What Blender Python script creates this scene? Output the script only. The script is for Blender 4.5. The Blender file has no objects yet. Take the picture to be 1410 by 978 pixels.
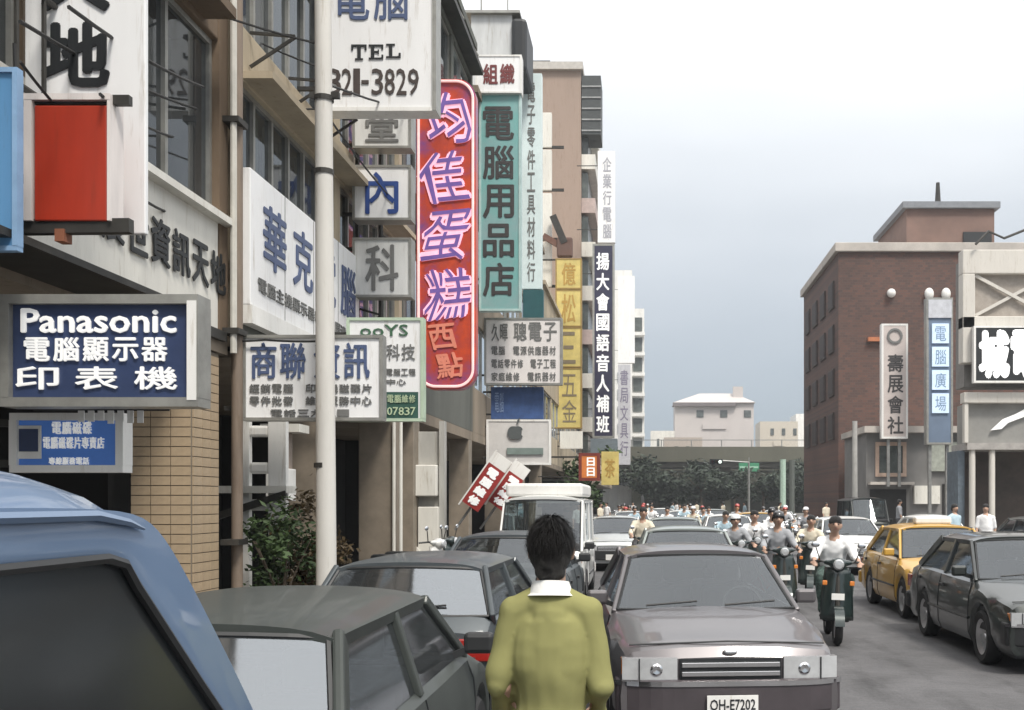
import bpy, bmesh, math, random
from mathutils import Vector, Matrix
R = math.radians
random.seed(7)
sc = bpy.context.scene
col = sc.collection

# ------------------------------------------------------------------ camera
FPX, CX, CY, EYE = 1500.0, 890.0, 690.0, 1.8        # focal length, vanishing point, eye height
cd = bpy.data.cameras.new('camera')
cam = bpy.data.objects.new('camera', cd)
col.objects.link(cam)
cam.location = (0, 0, EYE)
cam.rotation_euler = (R(90), 0, 0)
cd.sensor_width = 36
cd.lens = 36 * FPX / 1410
cd.shift_x = (705 - CX) / 1410
cd.shift_y = (CY - 489) / 1410
cd.clip_start = 0.05
cd.clip_end = 4000
sc.camera = cam

# ------------------------------------------------------------------ sky, sun, exposure
SUN_EL, SUN_AZ = 56, 150          # azimuth: degrees clockwise from +Y, where the light comes from
w = bpy.data.worlds.new('World')
sc.world = w
w.use_nodes = True
nt = w.node_tree
for n in list(nt.nodes):
    nt.nodes.remove(n)
N = nt.nodes.new
out = N('ShaderNodeOutputWorld')
sky = N('ShaderNodeTexSky')
sky.sky_type = 'NISHITA'
sky.sun_disc = False
sky.sun_elevation = R(SUN_EL)
sky.sun_rotation = R(SUN_AZ)
sky.air_density = 1.0
sky.dust_density = 1.0
bg = N('ShaderNodeBackground')
bg.inputs['Strength'].default_value = 0.052
hs = N('ShaderNodeHueSaturation')
hs.inputs['Saturation'].default_value = 0.6
nt.links.new(sky.outputs[0], hs.inputs['Color'])
nt.links.new(hs.outputs[0], bg.inputs[0])
# high bright cloud sheet over the blue-grey haze near the horizon
bg2 = N('ShaderNodeBackground')
bg2.inputs['Color'].default_value = (1.0, 1.0, 1.0, 1)
bg2.inputs['Strength'].default_value = 1.08
tc = N('ShaderNodeTexCoord')
sep = N('ShaderNodeSeparateXYZ')
nt.links.new(tc.outputs['Generated'], sep.inputs[0])
mp = N('ShaderNodeMapping')
mp.inputs['Scale'].default_value = (1.2, 1.2, 4.0)
nt.links.new(tc.outputs['Generated'], mp.inputs[0])
no = N('ShaderNodeTexNoise')
no.inputs['Scale'].default_value = 1.7
no.inputs['Detail'].default_value = 3
nt.links.new(mp.outputs[0], no.inputs[0])
ma = N('ShaderNodeMath')
ma.operation = 'MULTIPLY_ADD'
ma.inputs[1].default_value = 0.17
nt.links.new(no.outputs[0], ma.inputs[0])
nt.links.new(sep.outputs[2], ma.inputs[2])
mr = N('ShaderNodeMapRange')
mr.interpolation_type = 'SMOOTHSTEP'
mr.inputs['From Min'].default_value = 0.10
mr.inputs['From Max'].default_value = 0.80
nt.links.new(ma.outputs[0], mr.inputs['Value'])
mx = N('ShaderNodeMixShader')
nt.links.new(mr.outputs[0], mx.inputs[0])
nt.links.new(bg.outputs[0], mx.inputs[1])
nt.links.new(bg2.outputs[0], mx.inputs[2])
nt.links.new(mx.outputs[0], out.inputs[0])
# grey-blue overcast veil, the same all round, through which a part of the clear sky shows
bg3 = N('ShaderNodeBackground')
bg3.inputs['Color'].default_value = (.285, .335, .39, 1)
bg3.inputs['Strength'].default_value = 1.0
mv = N('ShaderNodeMixShader')
mv.inputs[0].default_value = 0.72
nt.links.new(bg.outputs[0], mv.inputs[1])
nt.links.new(bg3.outputs[0], mv.inputs[2])
nt.links.new(mv.outputs[0], mx.inputs[1])

sl = bpy.data.lights.new('sun', 'SUN')
sl.energy = 2.3
sl.angle = R(14)
sl.color = (1.0, 0.95, 0.87)
so = bpy.data.objects.new('sun', sl)
col.objects.link(so)
so.location = (10, -20, 60)
sd = Vector((math.sin(R(SUN_AZ)) * math.cos(R(SUN_EL)), math.cos(R(SUN_AZ)) * math.cos(R(SUN_EL)), math.sin(R(SUN_EL))))
so.rotation_euler = (-sd).to_track_quat('-Z', 'Y').to_euler()

sc.view_settings.view_transform = 'Standard'
sc.view_settings.look = 'None'
sc.view_settings.exposure = 0.7
sc.view_settings.gamma = 1.0
sc.view_settings.use_curve_mapping = False

# ------------------------------------------------------------------ helpers
def wx(px, Y): return (px - CX) * Y / FPX
def wz(py, Y): return EYE + (CY - py) * Y / FPX

MATS = {}
def M(name, c=(.5, .5, .5), rough=.6, metal=0, var=.18, scale=4.0, bump=0.0, coat=0, streak=False, c2=None, emit=None, spec=.5):
    if name in MATS:
        return MATS[name]
    m = bpy.data.materials.new(name)
    m.use_nodes = True
    t = m.node_tree
    b = t.nodes['Principled BSDF']
    b.inputs['Roughness'].default_value = rough
    b.inputs['Metallic'].default_value = metal
    b.inputs['Specular IOR Level'].default_value = spec
    if coat:
        b.inputs['Coat Weight'].default_value = coat
        b.inputs['Coat Roughness'].default_value = .06
    tcn = t.nodes.new('ShaderNodeTexCoord')
    mpn = t.nodes.new('ShaderNodeMapping')
    mpn.inputs['Scale'].default_value = (1, 1, .18) if streak else (1, 1, 1)
    t.links.new(tcn.outputs['Object'], mpn.inputs[0])
    nn = t.nodes.new('ShaderNodeTexNoise')
    nn.inputs['Scale'].default_value = scale
    nn.inputs['Detail'].default_value = 6
    nn.inputs['Roughness'].default_value = .65
    t.links.new(mpn.outputs[0], nn.inputs[0])
    rp = t.nodes.new('ShaderNodeValToRGB')
    e = rp.color_ramp.elements
    e[0].position, e[1].position = .32, .68
    lo = c2 if c2 else tuple(x * (1 - var) for x in c)
    hi = c if c2 else tuple(min(1, x * (1 + var * .35)) for x in c)
    e[0].color = (*lo, 1)
    e[1].color = (*hi, 1)
    t.links.new(nn.outputs[0], rp.inputs[0])
    t.links.new(rp.outputs[0], b.inputs['Base Color'])
    if streak:
        # rain streaks and rust runs with a shape of their own
        m2 = t.nodes.new('ShaderNodeMapping'); m2.inputs['Scale'].default_value = (9, 9, .9); m2.inputs['Location'].default_value = (3.1, 1.7, .4)
        t.links.new(tcn.outputs['Object'], m2.inputs[0])
        n3 = t.nodes.new('ShaderNodeTexNoise'); n3.inputs['Scale'].default_value = 1.6; n3.inputs['Detail'].default_value = 7; n3.inputs['Roughness'].default_value = .7
        t.links.new(m2.outputs[0], n3.inputs[0])
        r3 = t.nodes.new('ShaderNodeMapRange'); r3.inputs['From Min'].default_value = .56; r3.inputs['From Max'].default_value = .78; r3.inputs['To Max'].default_value = .8
        t.links.new(n3.outputs[0], r3.inputs['Value'])
        x3 = t.nodes.new('ShaderNodeMix'); x3.data_type = 'RGBA'
        t.links.new(r3.outputs[0], x3.inputs[0]); t.links.new(rp.outputs[0], x3.inputs[6])
        x3.inputs[7].default_value = (c[0]*.42+.02, c[1]*.36+.012, c[2]*.28+.006, 1)
        t.links.new(x3.outputs[2], b.inputs['Base Color'])
    if bump:
        bp = t.nodes.new('ShaderNodeBump')
        bp.inputs['Strength'].default_value = bump
        bp.inputs['Distance'].default_value = .02
        n2 = t.nodes.new('ShaderNodeTexNoise')
        n2.inputs['Scale'].default_value = scale * 9
        n2.inputs['Detail'].default_value = 4
        t.links.new(tcn.outputs['Object'], n2.inputs[0])
        t.links.new(n2.outputs[0], bp.inputs['Height'])
        t.links.new(bp.outputs[0], b.inputs['Normal'])
    if emit:
        b.inputs['Emission Color'].default_value = (*emit[:3], 1)
        b.inputs['Emission Strength'].default_value = emit[3]
    MATS[name] = m
    return m

def glass_mat(name, tint, gloss=(.9, .95, 1), ior=1.75, rough=.03, film=.06):
    if name in MATS:
        return MATS[name]
    m = bpy.data.materials.new(name)
    m.use_nodes = True
    t = m.node_tree
    t.nodes.clear()
    o = t.nodes.new('ShaderNodeOutputMaterial')
    mix = t.nodes.new('ShaderNodeMixShader')
    fr = t.nodes.new('ShaderNodeFresnel')
    fr.inputs[0].default_value = ior
    tr = t.nodes.new('ShaderNodeBsdfTransparent')
    tr.inputs[0].default_value = (*tint, 1)
    gl = t.nodes.new('ShaderNodeBsdfGlossy')
    gl.inputs[0].default_value = (*gloss, 1)
    gl.inputs['Roughness'].default_value = rough
    t.links.new(fr.outputs[0], mix.inputs[0])
    t.links.new(tr.outputs[0], mix.inputs[1])
    t.links.new(gl.outputs[0], mix.inputs[2])
    # a thin uneven film of road dust on the pane
    df = t.nodes.new('ShaderNodeBsdfDiffuse'); df.inputs[0].default_value = (.30, .32, .33, 1)
    tcn = t.nodes.new('ShaderNodeTexCoord'); nn = t.nodes.new('ShaderNodeTexNoise'); nn.inputs['Scale'].default_value = 2.2; nn.inputs['Detail'].default_value = 5
    t.links.new(tcn.outputs['Object'], nn.inputs[0])
    mr_ = t.nodes.new('ShaderNodeMapRange'); mr_.inputs['To Min'].default_value = film*.3; mr_.inputs['To Max'].default_value = film*2
    t.links.new(nn.outputs[0], mr_.inputs['Value'])
    m2 = t.nodes.new('ShaderNodeMixShader')
    t.links.new(mr_.outputs[0], m2.inputs[0]); t.links.new(mix.outputs[0], m2.inputs[1]); t.links.new(df.outputs[0], m2.inputs[2])
    t.links.new(m2.outputs[0], o.inputs[0])
    MATS[name] = m
    return m

class MB:
    def __init__(s):
        s.v, s.f = [], []
    def quad(s, a, b, c, d):
        n = len(s.v); s.v += [tuple(a), tuple(b), tuple(c), tuple(d)]; s.f.append((n, n+1, n+2, n+3)); return s
    def poly(s, pts):
        n = len(s.v); s.v += [tuple(p) for p in pts]; s.f.append(tuple(range(n, n+len(pts)))); return s
    def box(s, x0, x1, y0, y1, z0, z1):
        n = len(s.v)
        s.v += [(x0,y0,z0),(x1,y0,z0),(x1,y1,z0),(x0,y1,z0),(x0,y0,z1),(x1,y0,z1),(x1,y1,z1),(x0,y1,z1)]
        s.f += [tuple(n+i for i in q) for q in ((0,3,2,1),(4,5,6,7),(0,1,5,4),(1,2,6,5),(2,3,7,6),(3,0,4,7))]
        return s
    def beam(s, p0, p1, wd, ht, up=(0,0,1)):
        p0, p1 = Vector(p0), Vector(p1)
        d = (p1 - p0).normalized(); up = Vector(up)
        r = d.cross(up)
        if r.length < 1e-4: r = d.cross(Vector((1,0,0)))
        r.normalize(); u = r.cross(d)
        n = len(s.v)
        for p in (p0, p1):
            for a, b in ((-1,-1),(1,-1),(1,1),(-1,1)):
                s.v.append(tuple(p + r*a*wd/2 + u*b*ht/2))
        s.f += [tuple(n+i for i in q) for q in ((0,1,2,3),(7,6,5,4),(0,4,5,1),(1,5,6,2),(2,6,7,3),(3,7,4,0))]
        return s
    def tube(s, pts, rad, n=8, sx=1.0, cap=True):
        pts = [Vector(p) for p in pts]
        if not isinstance(rad, (list, tuple)): rad = [rad]*len(pts)
        base = len(s.v); prev = None
        for i, p in enumerate(pts):
            d = (pts[min(i+1, len(pts)-1)] - pts[max(i-1, 0)])
            d = d.normalized() if d.length > 1e-9 else Vector((0,0,1))
            ref = prev if prev is not None else (Vector((1,0,0)) if abs(d.x) < .8 else Vector((0,1,0)))
            r = (ref - d*ref.dot(d)).normalized(); u = d.cross(r); prev = r
            for k in range(n):
                a = 2*math.pi*k/n
                s.v.append(tuple(p + (r*math.cos(a)*sx + u*math.sin(a))*rad[i]))
        for i in range(len(pts)-1):
            for k in range(n):
                a, b = base+i*n+k, base+i*n+(k+1)%n
                s.f.append((a, b, b+n, a+n))
        if cap:
            s.f.append(tuple(base+k for k in reversed(range(n))))
            s.f.append(tuple(base+(len(pts)-1)*n+k for k in range(n)))
        return s
    def ball(s, c, r, seg=12, rings=8):
        if not isinstance(r, (list, tuple)): r = (r, r, r)
        n = len(s.v)
        s.v.append((c[0], c[1], c[2]-r[2]))
        for i in range(1, rings):
            t = math.pi*i/rings - math.pi/2
            for k in range(seg):
                a = 2*math.pi*k/seg
                s.v.append((c[0]+r[0]*math.cos(t)*math.cos(a), c[1]+r[1]*math.cos(t)*math.sin(a), c[2]+r[2]*math.sin(t)))
        s.v.append((c[0], c[1], c[2]+r[2]))
        top = len(s.v)-1
        for k in range(seg):
            s.f.append((n, n+1+(k+1)%seg, n+1+k))
            s.f.append((top, top-seg+k, top-seg+(k+1)%seg))
        for i in range(rings-2):
            for k in range(seg):
                a, b = n+1+i*seg+k, n+1+i*seg+(k+1)%seg
                s.f.append((a, b, b+seg, a+seg))
        return s
    def lathe(s, prof, axis='x', n=20, c=(0,0,0)):
        base = len(s.v)
        for (r, h) in prof:
            for k in range(n):
                a = 2*math.pi*k/n
                if axis == 'x': s.v.append((c[0]+h, c[1]+r*math.cos(a), c[2]+r*math.sin(a)))
                elif axis == 'z': s.v.append((c[0]+r*math.cos(a), c[1]+r*math.sin(a), c[2]+h))
                else: s.v.append((c[0]+r*math.cos(a), c[1]+h, c[2]+r*math.sin(a)))
        for i in range(len(prof)-1):
            for k in range(n):
                a, b = base+i*n+k, base+i*n+(k+1)%n
                s.f.append((a, b, b+n, a+n))
        return s
    def grid(s, fn, nu, nv):
        n = len(s.v)
        for i in range(nu+1):
            for j in range(nv+1):
                s.v.append(tuple(fn(i/nu, j/nv)))
        for i in range(nu):
            for j in range(nv):
                a = n+i*(nv+1)+j
                s.f.append((a, a+1, a+nv+2, a+nv+1))
        return s
    def mesh(s, name, mat=None, smooth=False, ang=38):
        me = bpy.data.meshes.new(name)
        me.from_pydata(s.v, [], s.f)
        bm = bmesh.new(); bm.from_mesh(me)
        bmesh.ops.recalc_face_normals(bm, faces=bm.faces)
        bm.to_mesh(me); bm.free()
        if smooth:
            me.shade_smooth()
            me.set_sharp_from_angle(angle=R(ang))
        if mat: me.materials.append(mat)
        return me
    def build(s, name, mat, parent=None, bevel=0, smooth=False, ang=38, off=None):
        if off is not None:
            o = Vector(off); s.v = [tuple(Vector(p) - o) for p in s.v]
        ob = bpy.data.objects.new(name, s.mesh(name, mat, smooth, ang))
        col.objects.link(ob)
        if parent: ob.parent = parent
        if bevel:
            bv = ob.modifiers.new('bevel', 'BEVEL'); bv.width = bevel; bv.segments = 2
            bv.limit_method = 'ANGLE'; bv.angle_limit = R(40)
        return ob

def link_mesh(name, me, parent=None, loc=None):
    o = bpy.data.objects.new(name, me); col.objects.link(o)
    if parent: o.parent = parent
    if loc: o.location = loc
    return o

def tag(o, label=None, cat=None, group=None, kind=None):
    if label: o['label'] = label
    if cat: o['category'] = cat
    if group: o['group'] = group
    if kind: o['kind'] = kind
    return o

def thing(name, label, cat, loc=(0,0,0), rz=0, group=None):
    o = bpy.data.objects.new(name, None); col.objects.link(o)
    o.location = loc; o.rotation_euler = (0, 0, rz); o.empty_display_size = .2
    return tag(o, label, cat, group)

KIDS = {}
def copy_tree(o, parent=None):
    c = o.copy(); col.objects.link(c); c.parent = parent
    for ch in [x for x in col.objects if x.parent == o]:
        copy_tree(ch, c)
    return c

def eval_mesh(ob, name):
    dg = bpy.context.evaluated_depsgraph_get()
    me = bpy.data.meshes.new_from_object(ob.evaluated_get(dg), depsgraph=dg)
    me.name = name
    return me

# ---- lettering
GL = {}
def glyph(s, bold=0.0):
    k = (s, bold)
    if k in GL: return GL[k]
    c = bpy.data.curves.new('t', 'FONT')
    c.body = s; c.resolution_u = 2; c.offset = bold; c.extrude = .5
    o = bpy.data.objects.new('t', c); col.objects.link(o)
    me = eval_mesh(o, 't')
    vs = [tuple(v.co) for v in me.vertices]; fs = [tuple(p.vertices) for p in me.polygons]
    bpy.data.objects.remove(o); bpy.data.curves.remove(c); bpy.data.meshes.remove(me)
    if vs:
        x0, x1 = min(v[0] for v in vs), max(v[0] for v in vs)
        y0, y1 = min(v[1] for v in vs), max(v[1] for v in vs)
        if x1-x0 < 1e-4: x1 = x0+1
        if y1-y0 < 1e-4: y1 = y0+1
        vs = [((v[0]-x0)/(x1-x0), (v[1]-y0)/(y1-y0), v[2]+.5) for v in vs]
    GL[k] = (vs, fs)
    return GL[k]

def put_text(mb, s, o, r, u, wd, ht, bold=0.0, depth=.012):
    """text s filling the rectangle from o (lower left), along r (width wd) and u (height ht)"""
    o, r, u = Vector(o), Vector(r), Vector(u); n = r.cross(u)
    vs, fs = glyph(s)
    # heavier strokes: the same outline set a few times side by side, each a hair deeper
    sh = [(0, 0)] if bold <= 0 else [(-1, 0), (1, 0), (0, -1), (0, 1)]
    if bold > .03: sh += [(.7, .7), (-.7, .7), (.7, -.7), (-.7, -.7)]
    bw = min(wd, ht)*bold
    for k, (dx, dy) in enumerate(sh):
        b = len(mb.v); dep = depth*(1-.05*k)
        for v in vs: mb.v.append(tuple(o + r*(v[0]*(wd-2*bw)+bw+dx*bw) + u*(v[1]*(ht-2*bw)+bw+dy*bw) + n*v[2]*dep))
        mb.f += [tuple(b+i for i in f) for f in fs]

def put_row(mb, s, o, r, u, wd, ht, bold=0.0, gap=.12):
    """characters set one by one along r, each stretched to its own cell"""
    n = len(s); cw = wd/n
    for i, ch in enumerate(s):
        if ch == ' ': continue
        put_text(mb, ch, Vector(o)+Vector(r)*(cw*i+cw*gap/2), r, u, cw*(1-gap), ht, bold)

def put_col(mb, s, o, r, u, wd, ht, bold=0.0, gap=.14):
    n = len(s); ch_ = ht/n
    for i, ch in enumerate(s):
        if ch == ' ': continue
        put_text(mb, ch, Vector(o)+Vector(u)*(ht-ch_*(i+1)+ch_*gap/2), r, u, wd, ch_*(1-gap), bold)

def organic(name, tubes=(), balls=(), voxel=.02, smooth=6, mat=None, fold=0.0, fscale=6.0, crease=None):
    """one continuous skin grown round overlapping limbs (pts, radii, flatten) and balls (centre, radii)"""
    mb = MB()
    for tb in tubes:
        pts, rad = tb[0], tb[1]; sx = tb[2] if len(tb) > 2 else 1.0
        mb.tube(pts, rad, 14, sx)
        for p, r in ((pts[0], rad[0]), (pts[-1], rad[-1])): mb.ball(p, (r*min(1, sx), r, r) if sx < 1 else r, 12, 8)
        for p, r in list(zip(pts, rad))[1:-1]:
            if sx == 1.0: mb.ball(p, r, 12, 8)
    for c, r in balls: mb.ball(c, r, 16, 10)
    ob = mb.build('tmp_organic', None)
    md = ob.modifiers.new('r', 'REMESH'); md.mode = 'VOXEL'; md.voxel_size = voxel
    ms = ob.modifiers.new('s', 'SMOOTH'); ms.factor = .5; ms.iterations = smooth
    if fold:
        tx = bpy.data.textures.new('folds', 'CLOUDS'); tx.noise_scale = 1.0/fscale; tx.noise_depth = 1
        dm = ob.modifiers.new('d', 'DISPLACE'); dm.texture = tx; dm.strength = fold; dm.mid_level = .5
    me = eval_mesh(ob, name)
    old = ob.data; bpy.data.objects.remove(ob); bpy.data.meshes.remove(old)
    if crease:
        nr = [v.normal.copy() for v in me.vertices]
        for v, q in zip(me.vertices, nr): v.co += q*crease(v.co)
    me.shade_smooth()
    me.materials.clear()
    if mat: me.materials.append(mat)
    return me

# ------------------------------------------------------------------ shared materials
white = M('white_paint', (.78, .77, .74), .5, var=.14, scale=1.6, streak=True)
offwhite = M('ivory_panel', (.72, .70, .64), .5, var=.2, scale=1.3, streak=True)
glowwhite = M('white_acrylic', (.82, .82, .82), .35, var=.08, scale=1.5, streak=True)
black = M('black_paint', (.012, .014, .016), .5)
navy = M('navy_acrylic', (.035, .055, .13), .35, var=.3, scale=1.5)
bluechar = M('blue_lettering', (.03, .07, .25), .4)
green_dark = M('dark_green', (.03, .09, .07), .5)
redpanel = M('red_panel', (.42, .035, .012), .4, var=.3, scale=2, streak=True)
steel = M('steel_frame', (.33, .33, .32), .45, .6, var=.3)
darksteel = M('dark_steel', (.05, .047, .042), .55, .4, var=.4)
rubber = M('tyre_rubber', (.015, .015, .016), .8)
chrome = M('chrome', (.75, .75, .76), .12, 1.0, var=.08)
alu = M('alloy_rim', (.5, .5, .51), .35, .8)
blackplastic = M('black_plastic', (.02, .021, .022), .5)
lens = M('headlight_lens', (.56, .57, .58), .16, .25, var=.22, scale=5, coat=.9)
amber = M('amber_lens', (.7, .22, .03), .2, coat=1)
redlens = M('red_lens', (.35, .02, .015), .2, coat=1)
interior = M('car_interior', (.05, .05, .052), .9)
seatm = M('seat_fabric', (.13, .13, .135), .95)
glass = glass_mat('car_glass', (.5, .55, .54), ior=1.95, film=.035)
winglass = glass_mat('window_glass', (.4, .4, .36), ior=1.5, film=.10)
cable_m = M('cable_black', (.02, .02, .02), .7)
# ------------------------------------------------------------------ ground
asphalt = M('asphalt', (.092, .09, .093), .85, var=.3, scale=1.2, bump=.5)
def stain(m):
    t = m.node_tree; b = t.nodes['Principled BSDF']; src = b.inputs['Base Color'].links[0].from_socket
    tcn = t.nodes.new('ShaderNodeTexCoord'); mpn = t.nodes.new('ShaderNodeMapping'); mpn.inputs['Scale'].default_value = (1.5, .28, 1)
    t.links.new(tcn.outputs['Object'], mpn.inputs[0])
    n1 = t.nodes.new('ShaderNodeTexNoise'); n1.inputs['Scale'].default_value = 1.1; n1.inputs['Detail'].default_value = 8; n1.inputs['Roughness'].default_value = .7
    t.links.new(mpn.outputs[0], n1.inputs[0])
    r1 = t.nodes.new('ShaderNodeMapRange'); r1.inputs['From Min'].default_value = .5; r1.inputs['From Max'].default_value = .68; r1.inputs['To Min'].default_value = 1; r1.inputs['To Max'].default_value = .5
    t.links.new(n1.outputs[0], r1.inputs['Value'])
    v1 = t.nodes.new('ShaderNodeTexVoronoi'); v1.inputs['Scale'].default_value = 160
    t.links.new(tcn.outputs['Object'], v1.inputs['Vector'])
    r2 = t.nodes.new('ShaderNodeMapRange'); r2.inputs['To Min'].default_value = .75; r2.inputs['To Max'].default_value = 1.5
    t.links.new(v1.outputs['Color'], r2.inputs['Value'])
    mu = t.nodes.new('ShaderNodeMath'); mu.operation = 'MULTIPLY'; t.links.new(r1.outputs[0], mu.inputs[0]); t.links.new(r2.outputs[0], mu.inputs[1])
    x = t.nodes.new('ShaderNodeMix'); x.data_type = 'RGBA'; x.blend_type = 'MULTIPLY'; x.inputs[0].default_value = 1
    t.links.new(src, x.inputs[6]); t.links.new(mu.outputs[0], x.inputs[7]); t.links.new(x.outputs[2], b.inputs['Base Color'])
stain(asphalt)
paving = M('pavement_concrete', (.26, .25, .235), .85, var=.3, scale=2, bump=.2)
earth = M('ground_earth', (.16, .15, .135), .9, var=.3, scale=.05)
FX, RX = -4.4, 12.0      # facade lines left and right
tag(MB().quad((-900,-60,-.02),(900,-60,-.02),(900,3000,-.02),(-900,3000,-.02)).build('ground', earth), kind='structure')
tag(MB().quad((-3.1,-30,0),(9.6,-30,0),(9.6,320,0),(-3.1,320,0)).build('road', asphalt), kind='structure')
pv = tag(MB().box(-9,-3.25,-6,140,-.01,.14).build('pavement_left', paving), kind='structure')
pr = tag(MB().box(9.75,40,-6,150,-.01,.14).build('pavement_right', paving), kind='structure')
kerbm = M('kerb_stone', (.34, .33, .31), .85, var=.3, bump=.2)
kb = MB().box(0,.14,0,.97,0,.155).mesh('kerb_stone', kerbm)
for i in range(40):
    link_mesh('kerb_stone', kb, pv, (-3.25, -2+i, .002))
    link_mesh('kerb_stone', kb, pr, (9.6, 6+i, .002))

# ------------------------------------------------------------------ buildings, left row
wallA = M('stained_concrete', (.25, .205, .155), .85, var=.35, scale=.8, streak=True, bump=.15)
wallB = M('beige_render', (.43, .36, .26), .85, var=.3, scale=.9, streak=True, bump=.15)
wallC = M('grey_green_render', (.12, .125, .11), .85, var=.35, scale=.8, streak=True)
brownpier = M('brown_pier', (.15, .105, .068), .8, var=.35, scale=1.4, streak=True, bump=.2)
darkroom = M('dark_interior', (.022, .021, .02), .95, var=.4, scale=.6)  # near-black: gloom of unlit rooms and arcade is put into the colour
alframe = M('aluminium_frame', (.34, .335, .31), .45, .5, var=.25)
curtain_m = M('pale_curtain', (.50, .55, .50), .9, var=.25, scale=2.5, streak=True)
tilem = M('tan_tile', (.47, .36, .24), .45, var=.25, scale=3)
tilem2 = M('grey_tile', (.24, .20, .155), .5, var=.3, scale=2)
mortar = M('mortar', (.2, .17, .13), .9)
dirtyglass = M('dusty_window_glass', (.10, .115, .11), .22, var=.5, scale=1.6)

def window_left(parent, fx, y0, y1, z0, z1, n, off, curtains=0.0, fmat=None, pmat=None, lab=None):
    fr = MB(); t = .06; x0, x1 = fx-.16, fx-.08
    fr.box(x0,x1,y0,y1,z0,z0+t); fr.box(x0,x1,y0,y1,z1-t,z1)
    ys = [y0+(y1-y0)*i/n for i in range(n+1)]
    for i, y in enumerate(ys):
        a = y if i == 0 else (y-t if i == n else y-t/2)
        fr.box(x0-.002,x1+.002,a,a+t,z0+t,z1-t)
    wo = fr.build('window', fmat or alframe, parent, off=off)
    for i in range(n):
        MB().quad((fx-.12,ys[i]+.03,z0+t),(fx-.12,ys[i+1]-.03,z0+t),(fx-.12,ys[i+1]-.03,z1-t),(fx-.12,ys[i]+.03,z1-t)).build('pane', pmat or winglass, wo, off=off)
        if random.random() < curtains:
            a, b = ys[i]+.06, ys[i]+.06+(ys[i+1]-ys[i])*random.uniform(.45,.9)
            cg = MB().grid(lambda u, v: (fx-.22+.025*math.sin(u*38), a+(b-a)*u, z0+t+.02+(z1-z0-.16)*v), 28, 1)
            cg.build('curtain', curtain_m, wo, off=off, smooth=True, ang=80)
    return wo

def left_building(name, label, y0, y1, height, depth, floors, nwin, npane, wallm, spanm, fx=FX, base=3.55, pier=.3, curt=.4, cols=(), colm=None, pmat=None, fmat=None, first=None):
    off = (fx-1, (y0+y1)/2, 0.14)
    b = thing(name, label, 'building', off)
    MB().box(fx-depth, fx-.55, y0, y1, base, height).build('wall', wallm, b, off=off)
    MB().box(fx-.549, fx-.5, y0+.22, y1-.22, base+.02, height-.1).build('room_backing', darkroom, b, off=off)  # dark sheet behind the panes stands for the unlit room
    for a in (y0, y1-.22):
        MB().box(fx-.56, fx, a, a+.22, base, height).build('pier', spanm, b, off=off)
    zs = [base] + [z for f in floors for z in f] + [height]
    for i in range(0, len(zs), 2):
        m_ = first if (i == 0 and first) else spanm
        MB().box(fx-.5, fx-.012, y0+.22, y1-.22, zs[i], zs[i+1]).build('spandrel', m_, b, off=off, bevel=.015)
    ys = [y0+.22+(y1-y0-.44)*i/nwin for i in range(nwin+1)]
    for (za, zb) in floors:
        for i in range(nwin):
            a = ys[i] + (pier/2 if i else 0); c = ys[i+1] - (pier/2 if i < nwin-1 else 0)
            window_left(b, fx, a, c, za, zb, npane, off, curt, fmat, pmat)
            if i:
                MB().box(fx-.5, fx-.03, ys[i]-pier/2, ys[i]+pier/2, za, zb).build('pier', spanm, b, off=off)
    MB().box(fx-depth, fx+.12, y0, y1, height, height+.18).build('roof', spanm, b, off=off)
    # arcade: ceiling, inner shop wall, partition, columns
    MB().box(fx-depth, fx-.002, y0, y1, base-.22, base-.002).build('arcade_ceiling', wallA, b, off=off)
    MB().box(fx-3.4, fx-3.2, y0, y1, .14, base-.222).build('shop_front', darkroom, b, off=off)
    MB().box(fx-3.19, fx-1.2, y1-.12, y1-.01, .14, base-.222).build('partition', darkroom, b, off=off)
    for (cy, cw, cdp) in cols:
        MB().box(fx-cw, fx-.004, cy, cy+cdp, .14, base-.222).build('column', colm or wallA, b, off=off, bevel=.012)
    return b, off

# 1: computer arcade on the near left
b1, o1 = left_building('shop_building', 'concrete building with ivory fascia lettered in black above a tan tiled column', 1.0, 11.45, 12.5, 9,
    [(4.72, 6.55), (7.9, 9.8)], 3, 3, wallA, brownpier, curt=.35, pmat=None, first=offwhite)
# black lettering along the fascia, and sill below windows
lt = MB()
put_row(lt, '晨世資訊天地', (FX+.003, 8.75, 3.93), (0,1,0), (0,0,1), 2.65, .42, .02)
lt.build('lettering', black, b1, off=o1)
MB().box(FX-.1, FX+.10, 1.0, 11.4, 4.66, 4.73).build('window_sill', offwhite, b1, off=o1)
MB().box(FX-.4, FX+.3, 1.2, 10.9, 6.62, 6.72).build('eave', brownpier, b1, off=o1)
MB().beam((FX+.02, 1.0, 3.5), (FX+.02, 11.3, 3.5), .06, .10).build('soffit_trim', darksteel, b1, off=o1)
# stepped dark awning below the fascia
MB().beam((FX+.28, 1.2, 3.42), (FX+.28, 9.1, 3.42), .55, .05).build('awning_board', darksteel, b1, off=o1)
# tiled column
MB().box(FX-.62, FX-.03, 10.62, 11.28, .14, 3.32).build('column', mortar, b1, off=o1)
ti = MB().box(0, .186, 0, .014, 0, .086).mesh('tile', tilem)
ti2 = MB().box(0, .014, 0, .2, 0, .086).mesh('tile', tilem)
for r_ in range(33):
    for c_ in range(3):
        link_mesh('tile', ti, b1, (FX-.618+c_*.195-o1[0], 10.606-o1[1], .15+r_*.095-o1[2]))
    for c_ in range(3):
        link_mesh('tile', ti2, b1, (FX-.03-o1[0], 10.63+c_*.21-o1[1], .15+r_*.095-o1[2]))
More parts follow.
